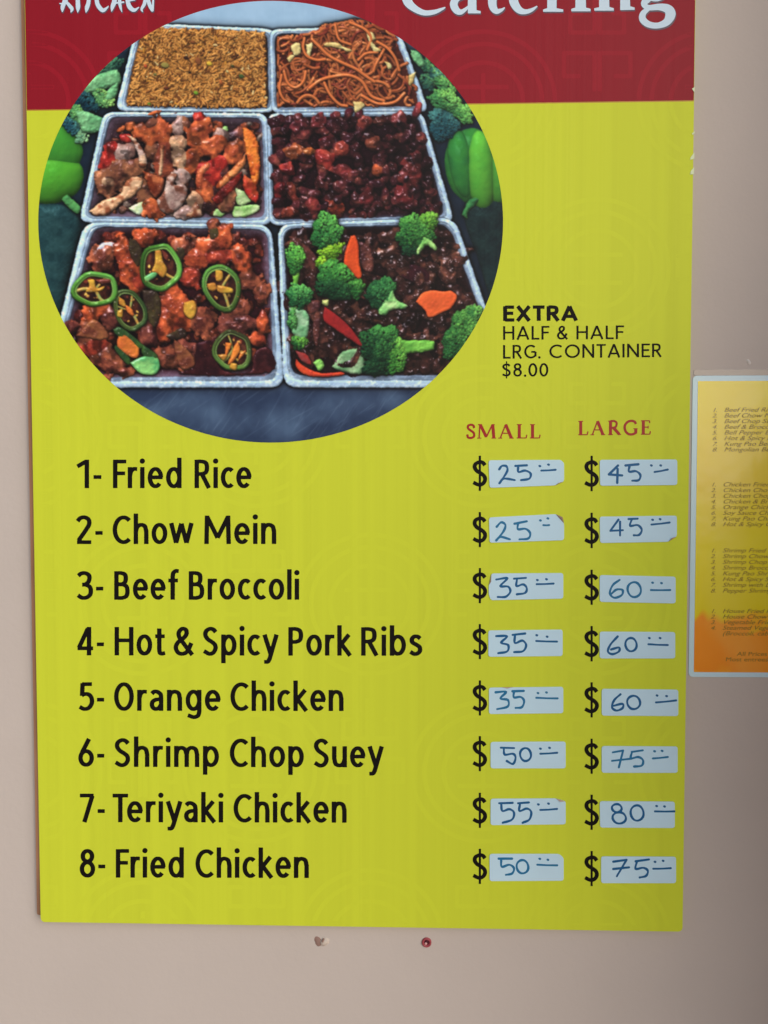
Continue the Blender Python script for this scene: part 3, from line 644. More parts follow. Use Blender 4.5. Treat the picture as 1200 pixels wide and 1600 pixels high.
# hot and spicy chicken with sliced chillies (60+x/3.077, 330+y/3.077)
def ee(x, y): return (60+x/3.077, 330+y/3.077)
for i in range(170):
    (x, y), u, v = inq([(156, 366), (410, 368), (420, 560), (100, 575)], .0)
    k = rng.random(); c = np.array((84, 30, 26))*(1-k)+np.array((150, 62, 38))*k
    chunk(x, y, rng.uniform(7, 15), rng.uniform(6, 11), rng.uniform(0, 180), -8+6*i/170, rng.uniform(3, 6), c, c*.55, rough=.5, gloss=.5, bump=.5)
for x, y, rx, ry, rot, c in [(310, 230, 70, 60, -40, 'o'), (400, 200, 46, 70, 0, 'O'), (440, 270, 60, 130, -15, 'O'), (510, 130, 60, 44, 0, 'O'), (480, 330, 60, 50, 30, 'R'), (840, 60, 40, 30, 0, 'o'), (880, 120, 60, 64, 0, 'O'), (840, 165, 90, 44, -10, 'O'),
                             (690, 180, 70, 44, -30, 'o'), (760, 230, 70, 60, 0, 'O'), (730, 320, 56, 60, 0, 'R'), (860, 220, 90, 44, 0, 'R'), (980, 240, 50, 80, -30, 'O'), (1010, 330, 60, 60, 0, 'o'), (1070, 400, 44, 60, 0, 'o'), (640, 430, 60, 70, 0, 'O'),
                             (680, 490, 110, 110, 0, 'O'), (780, 520, 80, 80, 0, 'o'), (600, 560, 44, 80, 20, 'O'), (960, 470, 80, 50, 0, 'o'), (960, 540, 100, 60, 0, 'b'), (1080, 530, 34, 80, 0, 'O'), (1060, 620, 50, 44, 0, 'O'), (280, 480, 70, 44, -20, 'O'), (350, 510, 60, 60, 0, 'b'),
                             (270, 640, 70, 60, 20, 'R'), (340, 720, 90, 76, 20, 'o'), (240, 600, 70, 60, 0, 'o'), (630, 700, 90, 64, 0, 'o'), (690, 660, 60, 50, 0, 'b'), (540, 600, 50, 60, 0, 'b'), (150, 560, 50, 40, 0, 'b'), (410, 770, 44, 24, 0, 'o')]:
    a, b = dict(O=((184, 84, 44), (124, 46, 30)), o=((154, 84, 56), (88, 40, 32)), R=((158, 58, 38), (104, 34, 28)), b=((120, 62, 50), (70, 30, 28)))[c]
    X, Y = ee(x, y); chunk(X, Y, rx/3.077, ry/3.077, rot, 0, 6.5, a, b, rough=.4, gloss=.75, bump=.2)
poly([ee(*p) for p in [(270, 210), (290, 165), (330, 148), (370, 155), (375, 185), (330, 190), (290, 220)]], z=2, h=2, edge=5, c1=(186, 190, 206), c2=(150, 150, 176), gloss=.3)
for pts in [[(440, 130), (470, 140), (500, 200), (480, 270), (450, 230), (435, 180)], [(660, 170), (700, 170), (705, 210), (680, 250), (660, 210)], [(500, 380), (570, 390), (590, 480), (560, 560), (520, 500)], [(820, 90), (860, 80), (870, 120), (830, 135)], [(610, 600), (690, 560), (710, 600), (650, 620)], [(480, 430), (520, 440), (535, 460), (520, 480)]]:
    poly([ee(*p) for p in pts], z=4, h=3, edge=5, c1=(70, 62, 34), c2=(44, 32, 26), gloss=.5)
for pts in [[(180, 600), (270, 520), (340, 600), (300, 620), (230, 610)], [(650, 610), (740, 690), (750, 745), (690, 760), (660, 690)]]:
    poly([ee(*p) for p in pts], z=6, h=3, edge=4, c1=(140, 88, 52), c2=(96, 48, 34), gloss=.5)
poly([ee(*p) for p in [(740, 640), (850, 620), (850, 700), (900, 770), (1020, 770), (1040, 680), (1110, 660), (1110, 775), (700, 785), (750, 740)]], z=2, h=1.2, edge=5, c1=(40, 14, 20), c2=(64, 22, 24), gloss=.6, bump=.1)
def ring(x, y, rx, ry, rot, w_, c1, c2, z=9):
    X, Y = ee(x, y); rx /= 3.077; ry /= 3.077
    chunk(X, Y, rx*.9, ry*.9, rot, z-3.5, 1, (84, 40, 26), (44, 20, 20), rough=.05, gloss=.4)
    n = 26; a = math.radians(rot); pts = []
    for i in range(n+1):
        t = 2*math.pi*i/n; u, v = (rx-w_)*math.cos(t)*(1+.07*math.sin(3*t+x)), (ry-w_)*math.sin(t)*(1+.07*math.cos(2*t+x)+.04*math.sin(5*t+y))
        pts.append((X+u*math.cos(a)-v*math.sin(a), Y+u*math.sin(a)+v*math.cos(a)))
    for i in range(n):
        k = .5+.5*math.sin(2*math.pi*i/n+1.0+x); c = np.array(c1)*(1-k)+np.array(c2)*k
        tube([pts[i], pts[i+1]], w_, z, c, gloss=.5, sm=0)
        q0 = np.array(pts[i])*.87+np.array((X, Y))*.13; q1 = np.array(pts[i+1])*.87+np.array((X, Y))*.13
        tube([q0, q1], w_*.4, z+1.0, tuple(np.array(c)*.55+np.array((150, 180, 100))*.45), gloss=.4, sm=0)
    for j in range(3):
        t = x*.37+j*2.1; e_ = pts[int((t/6.283*n) % n)]
        tube([(X, Y), ((X+e_[0])/2+rng.normal()*2, (Y+e_[1])/2+rng.normal()*2), e_], rng.uniform(1.6, 3.2), z-1, (140, 156, 84), (176, 130, 56), gloss=.5)
    for j in range(7):
        t = rng.random()*6.28; chunk(X+rx*.5*math.cos(t), Y+ry*.5*math.sin(t), 2.6, 1.8, rng.uniform(0, 180), z-1.5, 2, (206, 170, 80), (170, 110, 50), gloss=.5)
    for j in range(5):
        t = rng.random()*6.28; chunk(X+rx*.55*math.cos(t), Y+ry*.55*math.sin(t), 3.4, 2.6, rng.uniform(0, 180), z-1.8, 1.5, (120, 50, 34), (60, 24, 22), gloss=.7)
ring(585, 270, 102, 120, -8, 3.4, (40, 78, 26), (92, 158, 62))
ring(275, 375, 114, 86, -8, 3.6, (84, 148, 60), (62, 110, 34))
ring(882, 370, 92, 114, -25, 3.2, (46, 72, 24), (84, 140, 60))
ring(440, 475, 76, 112, -25, 2.9, (62, 78, 34), (44, 70, 34), z=7)
ring(935, 670, 96, 100, 0, 2.9, (48, 56, 30), (78, 116, 48), z=7)
for pts, c in [([(560, 190), (590, 190), (600, 240), (620, 280), (600, 320), (570, 300), (545, 290), (560, 250)], 'y'), ([(500, 320), (560, 290), (570, 310), (520, 340)], 'g'), ([(590, 180), (625, 210), (620, 240), (600, 220)], 'b'),
               ([(850, 280), (885, 290), (885, 330), (855, 335)], 'y'), ([(810, 350), (850, 345), (855, 380), (820, 380)], 'y'), ([(860, 355), (930, 370), (930, 395), (865, 390)], 'y'), ([(700, 440), (750, 430), (762, 480), (735, 520), (700, 490)], 'y'),
               ([(385, 410), (415, 430), (420, 460), (390, 450)], 'y'), ([(415, 445), (450, 470), (460, 505), (430, 490)], 'o'), ([(380, 480), (405, 470), (405, 510), (380, 505)], 'y'), ([(235, 330), (270, 330), (280, 370), (320, 360), (300, 385), (230, 390), (245, 360)], 'y'),
               ([(270, 330), (340, 325), (345, 345), (300, 350)], 'b'), ([(385, 600), (420, 585), (480, 640), (480, 700), (440, 700), (380, 650)], 'o'), ([(440, 730), (500, 700), (560, 690), (585, 740), (560, 785), (490, 780)], 'g'), ([(500, 640), (570, 690), (560, 720), (500, 690)], 'd'),
               ([(900, 630), (930, 640), (900, 700)], 'o'), ([(940, 650), (960, 630), (970, 670), (940, 720), (910, 740), (925, 700)], 'o'), ([(860, 690), (910, 690), (890, 720)], 'y'), ([(925, 730), (955, 735), (950, 765), (920, 755)], 'y'), ([(970, 680), (1000, 670), (960, 720)], 'o'),
               ([(360, 570), (400, 560), (500, 640), (480, 660), (380, 600)], 'd'), ([(370, 640), (440, 705), (430, 740), (370, 670)], 'd')]:
    a, b = dict(y=((186, 148, 50), (160, 104, 38)), g=((128, 190, 110), (62, 140, 84)), b=((130, 64, 44), (90, 40, 30)), o=((204, 120, 44), (176, 88, 40)), d=((50, 84, 34), (34, 62, 34)))[c]
    poly([ee(*p) for p in pts], z=10, h=2.5, edge=4, c1=a, c2=b, gloss=.5, wob=.4)
speck(110, TRAYS['spicy'][1], 0, (220, 200, 210), (.5, 1.2)); speck(140, TRAYS['spicy'][1], 0, (186, 100, 60), (.5, 1.3))

# beef and broccoli (420+x/3.158, 320+y/3.158)
def ff(x, y): return (420+x/3.158, 320+y/3.158)
for i in range(250):
    (x, y), u, v = inq([(452, 366), (696, 360), (776, 580), (462, 580)])
    k = rng.random(); c = np.array((42, 20, 20))*(1-k)+np.array((96, 56, 46))*k
    chunk(x, y, rng.uniform(14, 28), rng.uniform(7, 13), rng.normal()*60+30, -6+9*i/250, rng.uniform(4, 6), c, c*.5, rough=.5, gloss=.9, bump=.4)
chunk(*ff(720, 340), 24, 14, 20, 3, 3, (60, 24, 30), (34, 12, 20), rough=.1, gloss=.2, bump=.1)
for pts in [[(160, 180), (200, 210), (240, 270), (225, 330), (190, 290), (165, 230)], [(440, 180), (490, 200), (520, 260), (510, 330), (460, 310)], [(230, 500), (260, 560), (240, 700), (215, 640)], [(180, 480), (250, 470), (250, 520), (200, 540)]]:
    poly([ff(*p) for p in pts], z=4, h=4, edge=5, c1=(110, 62, 50), c2=(66, 34, 34), gloss=.6)
speck(330, [(452, 368), (696, 360), (776, 580), (462, 580)], 0, (226, 214, 226), (.5, 1.3)); speck(150, [(452, 368), (696, 360), (776, 580), (462, 580)], 0, (120, 84, 76), (.6, 1.6))
LG, DG = (104, 168, 60), (22, 70, 36)
def F_(x, y, rx, ry, rot=0, z=6, h=8, cd=DG, cl=LG, **k): crown(*ff(x, y), rx/3.158, ry/3.158, rot, z, h, cd, cl, **k)
def K_(pts, c1=(134, 186, 104), c2=(88, 150, 70), z=5, **k): stalk([ff(*p) for p in pts], c1, c2, z=z, h=4, edge=5, **k)
K_([(110, 330), (150, 320), (145, 400), (160, 430), (110, 430), (120, 380)], c1=(120, 180, 70), c2=(84, 150, 50))
F_(130, 265, 44, 74, 0, cd=(40, 104, 44), cl=(104, 184, 70)); F_(150, 450, 62, 60, 0, cd=(24, 84, 46), cl=(84, 156, 74))
K_([(100, 510), (180, 520), (200, 580), (185, 660), (120, 640), (110, 570)], c1=(150, 190, 150), c2=(100, 160, 110)); F_(120, 560, 22, 60, 0, z=3, cd=(40, 110, 50), cl=(110, 170, 90)); F_(150, 680, 40, 34, 0, z=3, cd=(24, 80, 36))
F_(285, 130, 72, 88, 10, z=8, h=10, cd=(30, 92, 44), cl=(92, 168, 70)); F_(310, 225, 62, 40, -25, z=6, cd=(90, 150, 30), cl=(160, 200, 50)); F_(260, 280, 24, 34, 30, z=6, cd=(90, 150, 30), cl=(160, 200, 50))
F_(325, 340, 86, 66, 0, z=9, h=8, cd=(34, 100, 44), cl=(76, 150, 60)); F_(320, 410, 90, 60, 10, z=9, h=9, cd=(12, 52, 30), cl=(44, 104, 52)); F_(430, 410, 40, 50, 0, z=6, cd=(30, 90, 38), cl=(84, 150, 60))
K_([(720, 180), (770, 130), (790, 170), (828, 205), (820, 225), (770, 200), (735, 250), (725, 220)], c1=(170, 210, 130), c2=(104, 168, 80)); F_(720, 140, 90, 86, 0, z=9, h=9, cd=(20, 74, 36), cl=(84, 154, 62)); F_(790, 80, 44, 46, 0, z=9, cd=(60, 120, 40), cl=(130, 184, 64))
F_(700, 210, 44, 44, 0, z=9, h=6, cd=(14, 56, 34), cl=(36, 96, 52)); K_([(770, 150), (790, 165), (828, 205), (820, 225), (775, 200), (740, 245), (728, 230), (745, 190)], c1=(170, 210, 130), c2=(104, 168, 80), z=15)
F_(555, 440, 68, 84, 20, z=8, h=8, cd=(14, 60, 34), cl=(56, 124, 62)); K_([(610, 420), (635, 470), (685, 495), (675, 510), (620, 515), (590, 530), (575, 545), (540, 535), (560, 490)], c1=(166, 206, 136), c2=(98, 164, 88), z=14)
K_([(640, 670), (740, 668), (812, 672), (818, 700), (800, 720), (660, 735), (630, 720)], c1=(110, 176, 70), c2=(84, 150, 56), z=12)
F_(550, 700, 96, 112, 0, z=9, h=10, cd=(12, 54, 32), cl=(60, 128, 56)); F_(620, 740, 56, 100, 0, z=10, h=7, cd=(46, 110, 40), cl=(110, 174, 66)); F_(540, 800, 80, 44, 0, z=8, cd=(10, 46, 30), cl=(40, 96, 46))
K_([(310, 800), (360, 730), (440, 710), (470, 760), (470, 830), (380, 830)], c1=(150, 186, 140), c2=(86, 136, 90), z=3)
K_([(220, 780), (250, 760), (275, 790), (250, 820)], c1=(130, 190, 90), c2=(100, 160, 70), z=6); K_([(262, 470), (295, 470), (292, 500), (265, 495)], c1=(190, 200, 120), c2=(140, 160, 90), z=8)
F_(960, 640, 90, 130, 25, z=3, h=9, cd=(28, 86, 40), cl=(96, 160, 66)); F_(1010, 540, 40, 50, 20, z=3, cd=(40, 100, 50), cl=(104, 168, 74))
for pts, c in [([(405, 155), (430, 155), (445, 220), (448, 290), (460, 345), (440, 365), (400, 320), (370, 285), (385, 210)], ((214, 84, 32), (186, 64, 26))), ([(725, 480), (760, 435), (810, 422), (860, 428), (900, 425), (930, 455), (900, 510), (850, 535), (790, 558), (770, 520)], ((222, 100, 46), (200, 82, 38))),
               ([(275, 500), (330, 540), (390, 590), (450, 670), (455, 698), (400, 665), (320, 610), (270, 570)], ((158, 36, 34), (110, 24, 28))), ([(135, 760), (180, 800), (260, 830), (360, 825), (370, 840), (280, 850), (180, 840), (135, 800)], ((210, 84, 40), (160, 40, 30))), ([(130, 720), (190, 740), (210, 790), (160, 770)], ((150, 40, 34), (110, 60, 60)))]:
    poly([ff(*p) for p in pts], z=13 if pts[0][0] != 405 else 14, h=2.4, edge=4, c1=c[0], c2=c[1], gloss=.25, wob=.5, bump=.12, var=.7)

# shade the picture once
def bblur(a, r):
    k = int(r*PS)
    for ax in (0, 1):
        for _ in range(2):
            p = np.pad(a, [(k+1, k) if i == ax else (0, 0) for i in range(a.ndim)], mode='edge').cumsum(ax, dtype=np.float64)
            n = a.shape[ax]; i1 = np.arange(n)+2*k+1; i0 = np.arange(n)
            a = ((np.take(p, i1, ax)-np.take(p, i0, ax))/(2*k+1)).astype(F32)
    return a
H1 = (np.roll(HT, 1, 0)+np.roll(HT, -1, 0)+np.roll(HT, 1, 1)+np.roll(HT, -1, 1)+4*HT)/8
gy, gx = np.gradient(H1, 1/PS)
gx = np.clip(gx, -2.5, 2.5); gy = np.clip(gy, -2.5, 2.5)
nl = 1/np.sqrt(gx*gx+gy*gy+1)
Lx, Ly, Lz = -.30, -.62, .73
dif = np.clip((-gx*Lx-gy*Ly+Lz)*nl/Lz, 0, 1.7)
hx, hy, hz = Lx, Ly, Lz+1; hn = math.sqrt(hx*hx+hy*hy+hz*hz)
sp = np.clip((-gx*hx-gy*hy+hz)*nl/hn, 0, 1)**44*np.clip(.35+N6*1.6+N3*.9, 0, 1.6)
occ = np.clip((bblur(HT, 3)-HT)/7, -.35, 1)*.5+np.clip((bblur(HT, 9)-HT)/14, -.2, 1)*.38
sh = (.42+.60*dif)*(1-np.clip(occ, -.12, .85))
LUM = (COL@np.array((.3, .6, .1), F32))[..., None]; COL = LUM+(COL-LUM)*.93
PIC = COL*sh[..., None]+(GL*sp*np.clip(1-occ*1.5, 0, 1)*.66)[..., None]*np.array((.95, .97, 1.05), F32)
PIC = np.clip(PIC, 0, 1)
PIC = bblur(PIC, .5)*.5+PIC*.2+bblur(PIC, 1.2)*.3
PIC = PIC**1.12; PIC = .022*np.array((1, .8, 1.1), F32)+PIC*.99
N = 640
u = np.linspace(-1, 1, N); U, V_ = np.meshgrid(u, u)
DX = U*np.sqrt(1-V_*V_/2); DY = V_*np.sqrt(1-U*U/2)
GX = 423+363*DX; GY = 346.5+345*DY
W3 = onplane(GX.ravel(), GY.ravel(), 0.0); W3[:, 1] = -.00018
W3 -= np.array(parent_world(board))
fx = np.clip((GX-PX0)*PS, 0, PWI-1.01); fy = np.clip((GY-PY0)*PS, 0, PHI-1.01)
ix = fx.astype(int); iy = fy.astype(int); ax = (fx-ix)[..., None]; ay = (fy-iy)[..., None]
SM = (PIC[iy, ix]*(1-ax)+PIC[iy, ix+1]*ax)*(1-ay)+(PIC[iy+1, ix]*(1-ax)+PIC[iy+1, ix+1]*ax)*ay
LN = np.where(SM > .04045, ((SM+.055)/1.055)**2.4, SM/12.92)
LN = np.clip(LN*1.165/np.array(ILL), 0, .95)
me = bpy.data.meshes.new('food_picture')
me.vertices.add(N*N); me.vertices.foreach_set('co', W3.astype(np.float32).ravel())
idx = np.arange(N*N).reshape(N, N)
Q = np.stack([idx[:-1, :-1], idx[1:, :-1], idx[1:, 1:], idx[:-1, 1:]], -1).reshape(-1, 4)
me.loops.add(Q.size); me.loops.foreach_set('vertex_index', Q.ravel().astype(np.int32))
me.polygons.add(len(Q)); me.polygons.foreach_set('loop_start', np.arange(0, Q.size, 4, dtype=np.int32)); me.polygons.foreach_set('loop_total', np.full(len(Q), 4, np.int32))
me.update(calc_edges=True)
at = me.color_attributes.new('print', 'FLOAT_COLOR', 'POINT')
at.data.foreach_set('color', np.concatenate([LN.reshape(-1, 3), np.ones((N*N, 1))], 1).astype(np.float32).ravel())
m_pic = material('picture_print', (.5, .5, .5), .55, .18, bump=flute)
an = m_pic.node_tree.nodes.new('ShaderNodeAttribute'); an.attribute_name = 'print'
m_pic.node_tree.links.new(an.outputs['Color'], m_pic.node_tree.nodes['Principled BSDF'].inputs['Base Color'])
me.materials.append(m_pic)
pic = bpy.data.objects.new('food_picture', me); col.objects.link(pic); pic.parent = board

# menu lines ------------------------------------------------------------------
CAPH = 44.5
LINES = [(762.7, 762.7, [('1-', 119, 159), ('Fried', 176.5, 284), ('Rice', 304, 392.5)]), (850, 850, [('2-', 119, 161), ('Chow', 176, 302), ('Mein', 319, 432)]),
         (937, 937, [('3-', 120, 162), ('Beef', 178.5, 279), ('Broccoli', 295, 467.5)]), (1024, 1024.5, [('4-', 120.3, 163), ('Hot', 179, 258), ('&', 271.5, 303), ('Spicy', 316.5, 434.5), ('Pork', 450.5, 548.5), ('Ribs', 564, 659)]),
         (1110.5, 1111, [('5-', 122.7, 163.3), ('Orange', 178.3, 344.5), ('Chicken', 360, 537)]), (1198, 1199, [('6-', 122.7, 163.5), ('Shrimp', 178.3, 342.6), ('Chop', 359, 475), ('Suey', 489.6, 598.8)]),
         (1284.5, 1285.5, [('7-', 124, 164.3), ('Teriyaki', 176, 349), ('Chicken', 364.9, 541.8)]), (1371, 1372, [('8-', 125, 165), ('Fried', 181, 287.5), ('Chicken', 305.4, 482.8)])]
KERN = {'Te': -14, 'Fr': -6, 'ya': -3, 'ow': -3}
for a, b, words in LINES:
    g = []
    for s, x0, x1 in words: g += text_groups(s, x0, x1, a+(b-a)*(x0-120)/480, a+(b-a)*(x1-120)/480, CAPH, 3.5, gap=10.5, kern=KERN)
    ink('menu_line', g, -.00016, m_black, board, step=.55)
for words, a, b, cap, hw, sw in [([('EXTRA', 786.5, 902)], 501.5, 500.8, 23, 2.85, None), ([('HALF', 785.5, 858.5), ('&', 870, 887.5), ('HALF', 900, 975)], 531, 529.5, 21.3, 1.5, None),
                                 ([('LRG.', 785.5, 845), ('CONTAINER', 858, 1034)], 560.5, 558, 21.3, 1.5, {'O': 'O2', 'C': 'C2'}), ([('$8.00', 784, 857)], 588.5, 588, 21, 1.5, None)]:
    g = []
    for s, x0, x1 in words: g += text_groups(s, x0, x1, a+(b-a)*(x0-785)/240, a+(b-a)*(x1-785)/240, cap, hw*1.08, gap=10, swap=sw)
    ink('extra_line', g, -.00016, m_black, board, step=.45)
ink('column_heading', serif_groups('SMALL', 728.5, 845, 685, 685, 22.3, 2.35), -.00016, m_dkred, board, step=.4)
ink('column_heading', serif_groups('LARGE', 902, 1018, 680, 679, 22.3, 2.35), -.00016, m_dkred, board, step=.4)
DL = [(712, 767), (800, 855), (887.5, 942.5), (975, 1030), (1063, 1118), (1150, 1205), (1238.5, 1293.5), (1326, 1381)]
DR = [(712, 767.5), (801, 856.5), (890, 945), (978, 1033.5), (1066, 1121), (1154, 1209), (1241.5, 1296.5), (1329.5, 1384.5)]
for cx, rows in ((749.7, DL), (924.3, DR)):
    for t, b in rows:
        cap = (b-t)/1.28; ink('dollar_sign', text_groups('$', cx-12.4, cx+12.6, b-.14*cap, b-.14*cap, cap, 3.15), -.00016, m_black, board, step=.6)

# white words on the header ---------------------------------------------------
def st(p, butt=False): return ('s', [tuple(q) for q in curve([(a, b, c) for a, b, c in p], 6)], butt)
CAT = [[st([(690, -62, 2), (676, -73, 4), (655, -72, 5.5), (638, -52, 7.2), (632, -25, 7.8), (636, 0, 7.2), (646, 12, 5.6), (662, 20, 4.3), (678, 19, 3.6), (690, 14.5, 2.2), (695, 12, 1.0)])],
       [st([(708, -22, 3.5), (722, -26, 4), (733, -22, 5.5), (737, -12, 6.5)]), ('p', [(731, -16), (744, -16), (744.5, 16), (751, 17.5), (751, 21), (731, 21)], 0), st([(736, -8, 2.5), (716, -4, 5), (709, 6, 6), (713, 16, 5.4), (720, 19, 4), (728, 14, 2.4), (734, 8, 1.4)])],
       [st([(769.5, -44, 3), (769.5, -10, 6.4), (769.5, 8, 6.4), (775, 17.5, 4.4), (783, 16, 2.6), (788, 12.5, 1.0)]), ('p', [(757, -25), (787, -25), (787, -20), (757, -20)], 0)],
       [st([(800, -8, 2.4), (835, -8, 2.6), (833, -22, 4.5), (820, -27, 3.6), (807, -20, 6), (802, -5, 6.8), (804, 6, 6.8), (811, 15.5, 5.6), (820, 18.5, 3.9), (830, 16, 2.9), (838.5, 10.5, 1.2)])],
       [('p', [(855, -28), (869.5, -28), (869.5, 13), (880, 15), (880, 18.5), (848.5, 18.5), (848.5, 15), (855, 13)], 0), st([(868, -10, 2), (876, -22, 4), (884, -24, 5)])],
       [('p', [(899, -26), (914.5, -26), (915.5, 12), (922.8, 14), (922.8, 17.8), (892.5, 17.8), (892.5, 14.2), (899, 12)], 0), ('s', [(907, -42, 8)], 0)],
       [('p', [(936, -26), (951, -26), (952, 11), (959, 13), (959, 16.8), (928.5, 16.8), (928.5, 13.2), (936, 11.5)], 0), st([(952, -14, 2), (960, -23, 4.5), (970, -24, 6), (976, -16, 7)]), ('p', [(969, -18), (983.5, -18), (984.5, 10), (991.5, 12), (991.5, 15.5), (969, 16)], 0)],
       [st([(1012, -2, 6), (1006, 6, 4.6), (1013, 12, 4.2), (1030, 11, 5.2), (1043, 14, 7), (1047.5, 22, 8), (1042, 34, 6), (1028, 40, 4.6), (1013, 38, 5), (1004, 30, 5.4), (1005, 21, 4.6), (1013, 14, 3)]),
        ('s', [(x, y, 5.5) for x, y in ell(1024, -16, 14, 13)], False), st([(1036, -24, 3), (1046, -29, 4), (1055, -28, 4.5)])]]
def shift(gs, dx, dy, grow=0):
    return [[(k, [(p[0]+dx, p[1]+dy)+((p[2]+grow,) if len(p) > 2 else ()) for p in pts], o) for k, pts, o in g] for g in gs]
KIT = [[st([(101, -24, 2.5), (101, 0, 3), (98, 11, 3.2), (97.5, 18, 1)]), st([(114, -22, 2), (104, 0, 1.8), (108, 8, 2.6), (112.5, 14, 2.6), (111, 19, .8)]), st([(93.5, 5.5, .8), (99, 6.5, 1.5)])],
       [st([(120, -24, 3), (121.5, 0, 3.2), (122, 11, 3.4), (121.5, 19, .8)])], [st([(139.5, -24, 3), (138.5, 2, 3), (136, 12, 3.2), (134.5, 19, .9)]), st([(128, -22, 2), (150, -24, 2.4)])],
       [st([(168, -18, 2.5), (158, -22, 3), (151.5, -10, 3), (151.5, 3, 3.2), (155, 11, 3.4), (161, 16.3, 3), (167.5, 12, 1.4), (169.5, 9.5, .5)])],
       [st([(178, -24, 2.5), (179, 0, 3.6), (176, 10, 3.2), (174.5, 17.5, .8)]), st([(188, -24, 2.4), (187, 0, 2.6), (188, 10, 2.2), (190.5, 18.5, .6)]), st([(180, 5, 1.2), (193, 3.5, 1.4)])],
       [st([(215, -14, 2.4), (206, -17, 3), (199.5, -6, 3), (200, 4, 3.2), (203.5, 12, 3.5), (210, 16, 2.6), (217, 11.5, .7)]), st([(199, 2, 1.2), (210, -1, 2)])],
       [st([(228, -22, 2.6), (226.5, 3, 2.8), (221.5, 14, 2), (223, 18.5, .6)]), st([(228, -16, 2), (233, 5, 3), (237.5, 15, 2.6), (238.5, 17.5, .8)]), st([(240, -22, 2), (239, 14, 1.4)])]]
ink('word_shadow', shift(CAT, .8, 2.2, .5), -.00013, m_shadow, board, step=.6)
ink('header_word', CAT, -.00016, m_white, board, step=.5)
ink('word_shadow', shift(KIT, .6, 1.4, .7), -.00013, m_shadow, board, step=.45)
ink('header_word', KIT, -.00016, m_white, board, step=.35)
# worn white chips along the right edge
m_chip = material('chipped_plastic', paint(206, 216, 176), .6, .3)
for pts in [[(1081, 209), (1085, 205), (1085, 208), (1082, 211)], [(1079, 246), (1082, 242), (1084.8, 238), (1084.6, 248), (1078, 250)], [(1079, 268), (1084.4, 261), (1084, 272), (1078, 273)], [(1081, 139), (1085.2, 136), (1085, 145)]]:
    w = onplane([p[0] for p in pts], [p[1] for p in pts], 0.0); prism('edge_chip', [(x, z) for x, _, z in w][::-1], -.0004, -.0001, m_chip, board)

# ------------------------------------------------------------------ hand-written price stickers
m_paper = material('sticker_paper', paint(182, 208, 244), .6, .12, bump=((90, 90, 90), .15, .0006), var=((30, 30, 30), .03))
m_curl = material('sticker_underside', paint(168, 140, 128), .7, .2)
m_pen = material('blue_marker', paint(8, 84, 132), .5, .3)
m_pen2 = material('blue_marker_faded', paint(24, 104, 146), .5, .3)
def LA(x, y): return (700+x/3.158, 690+y/3.158)
def LB(x, y): return (700+x/3.158, 950+y/3.158)
def LC(x, y): return (700+x/3.158, 1140+y/3.158)
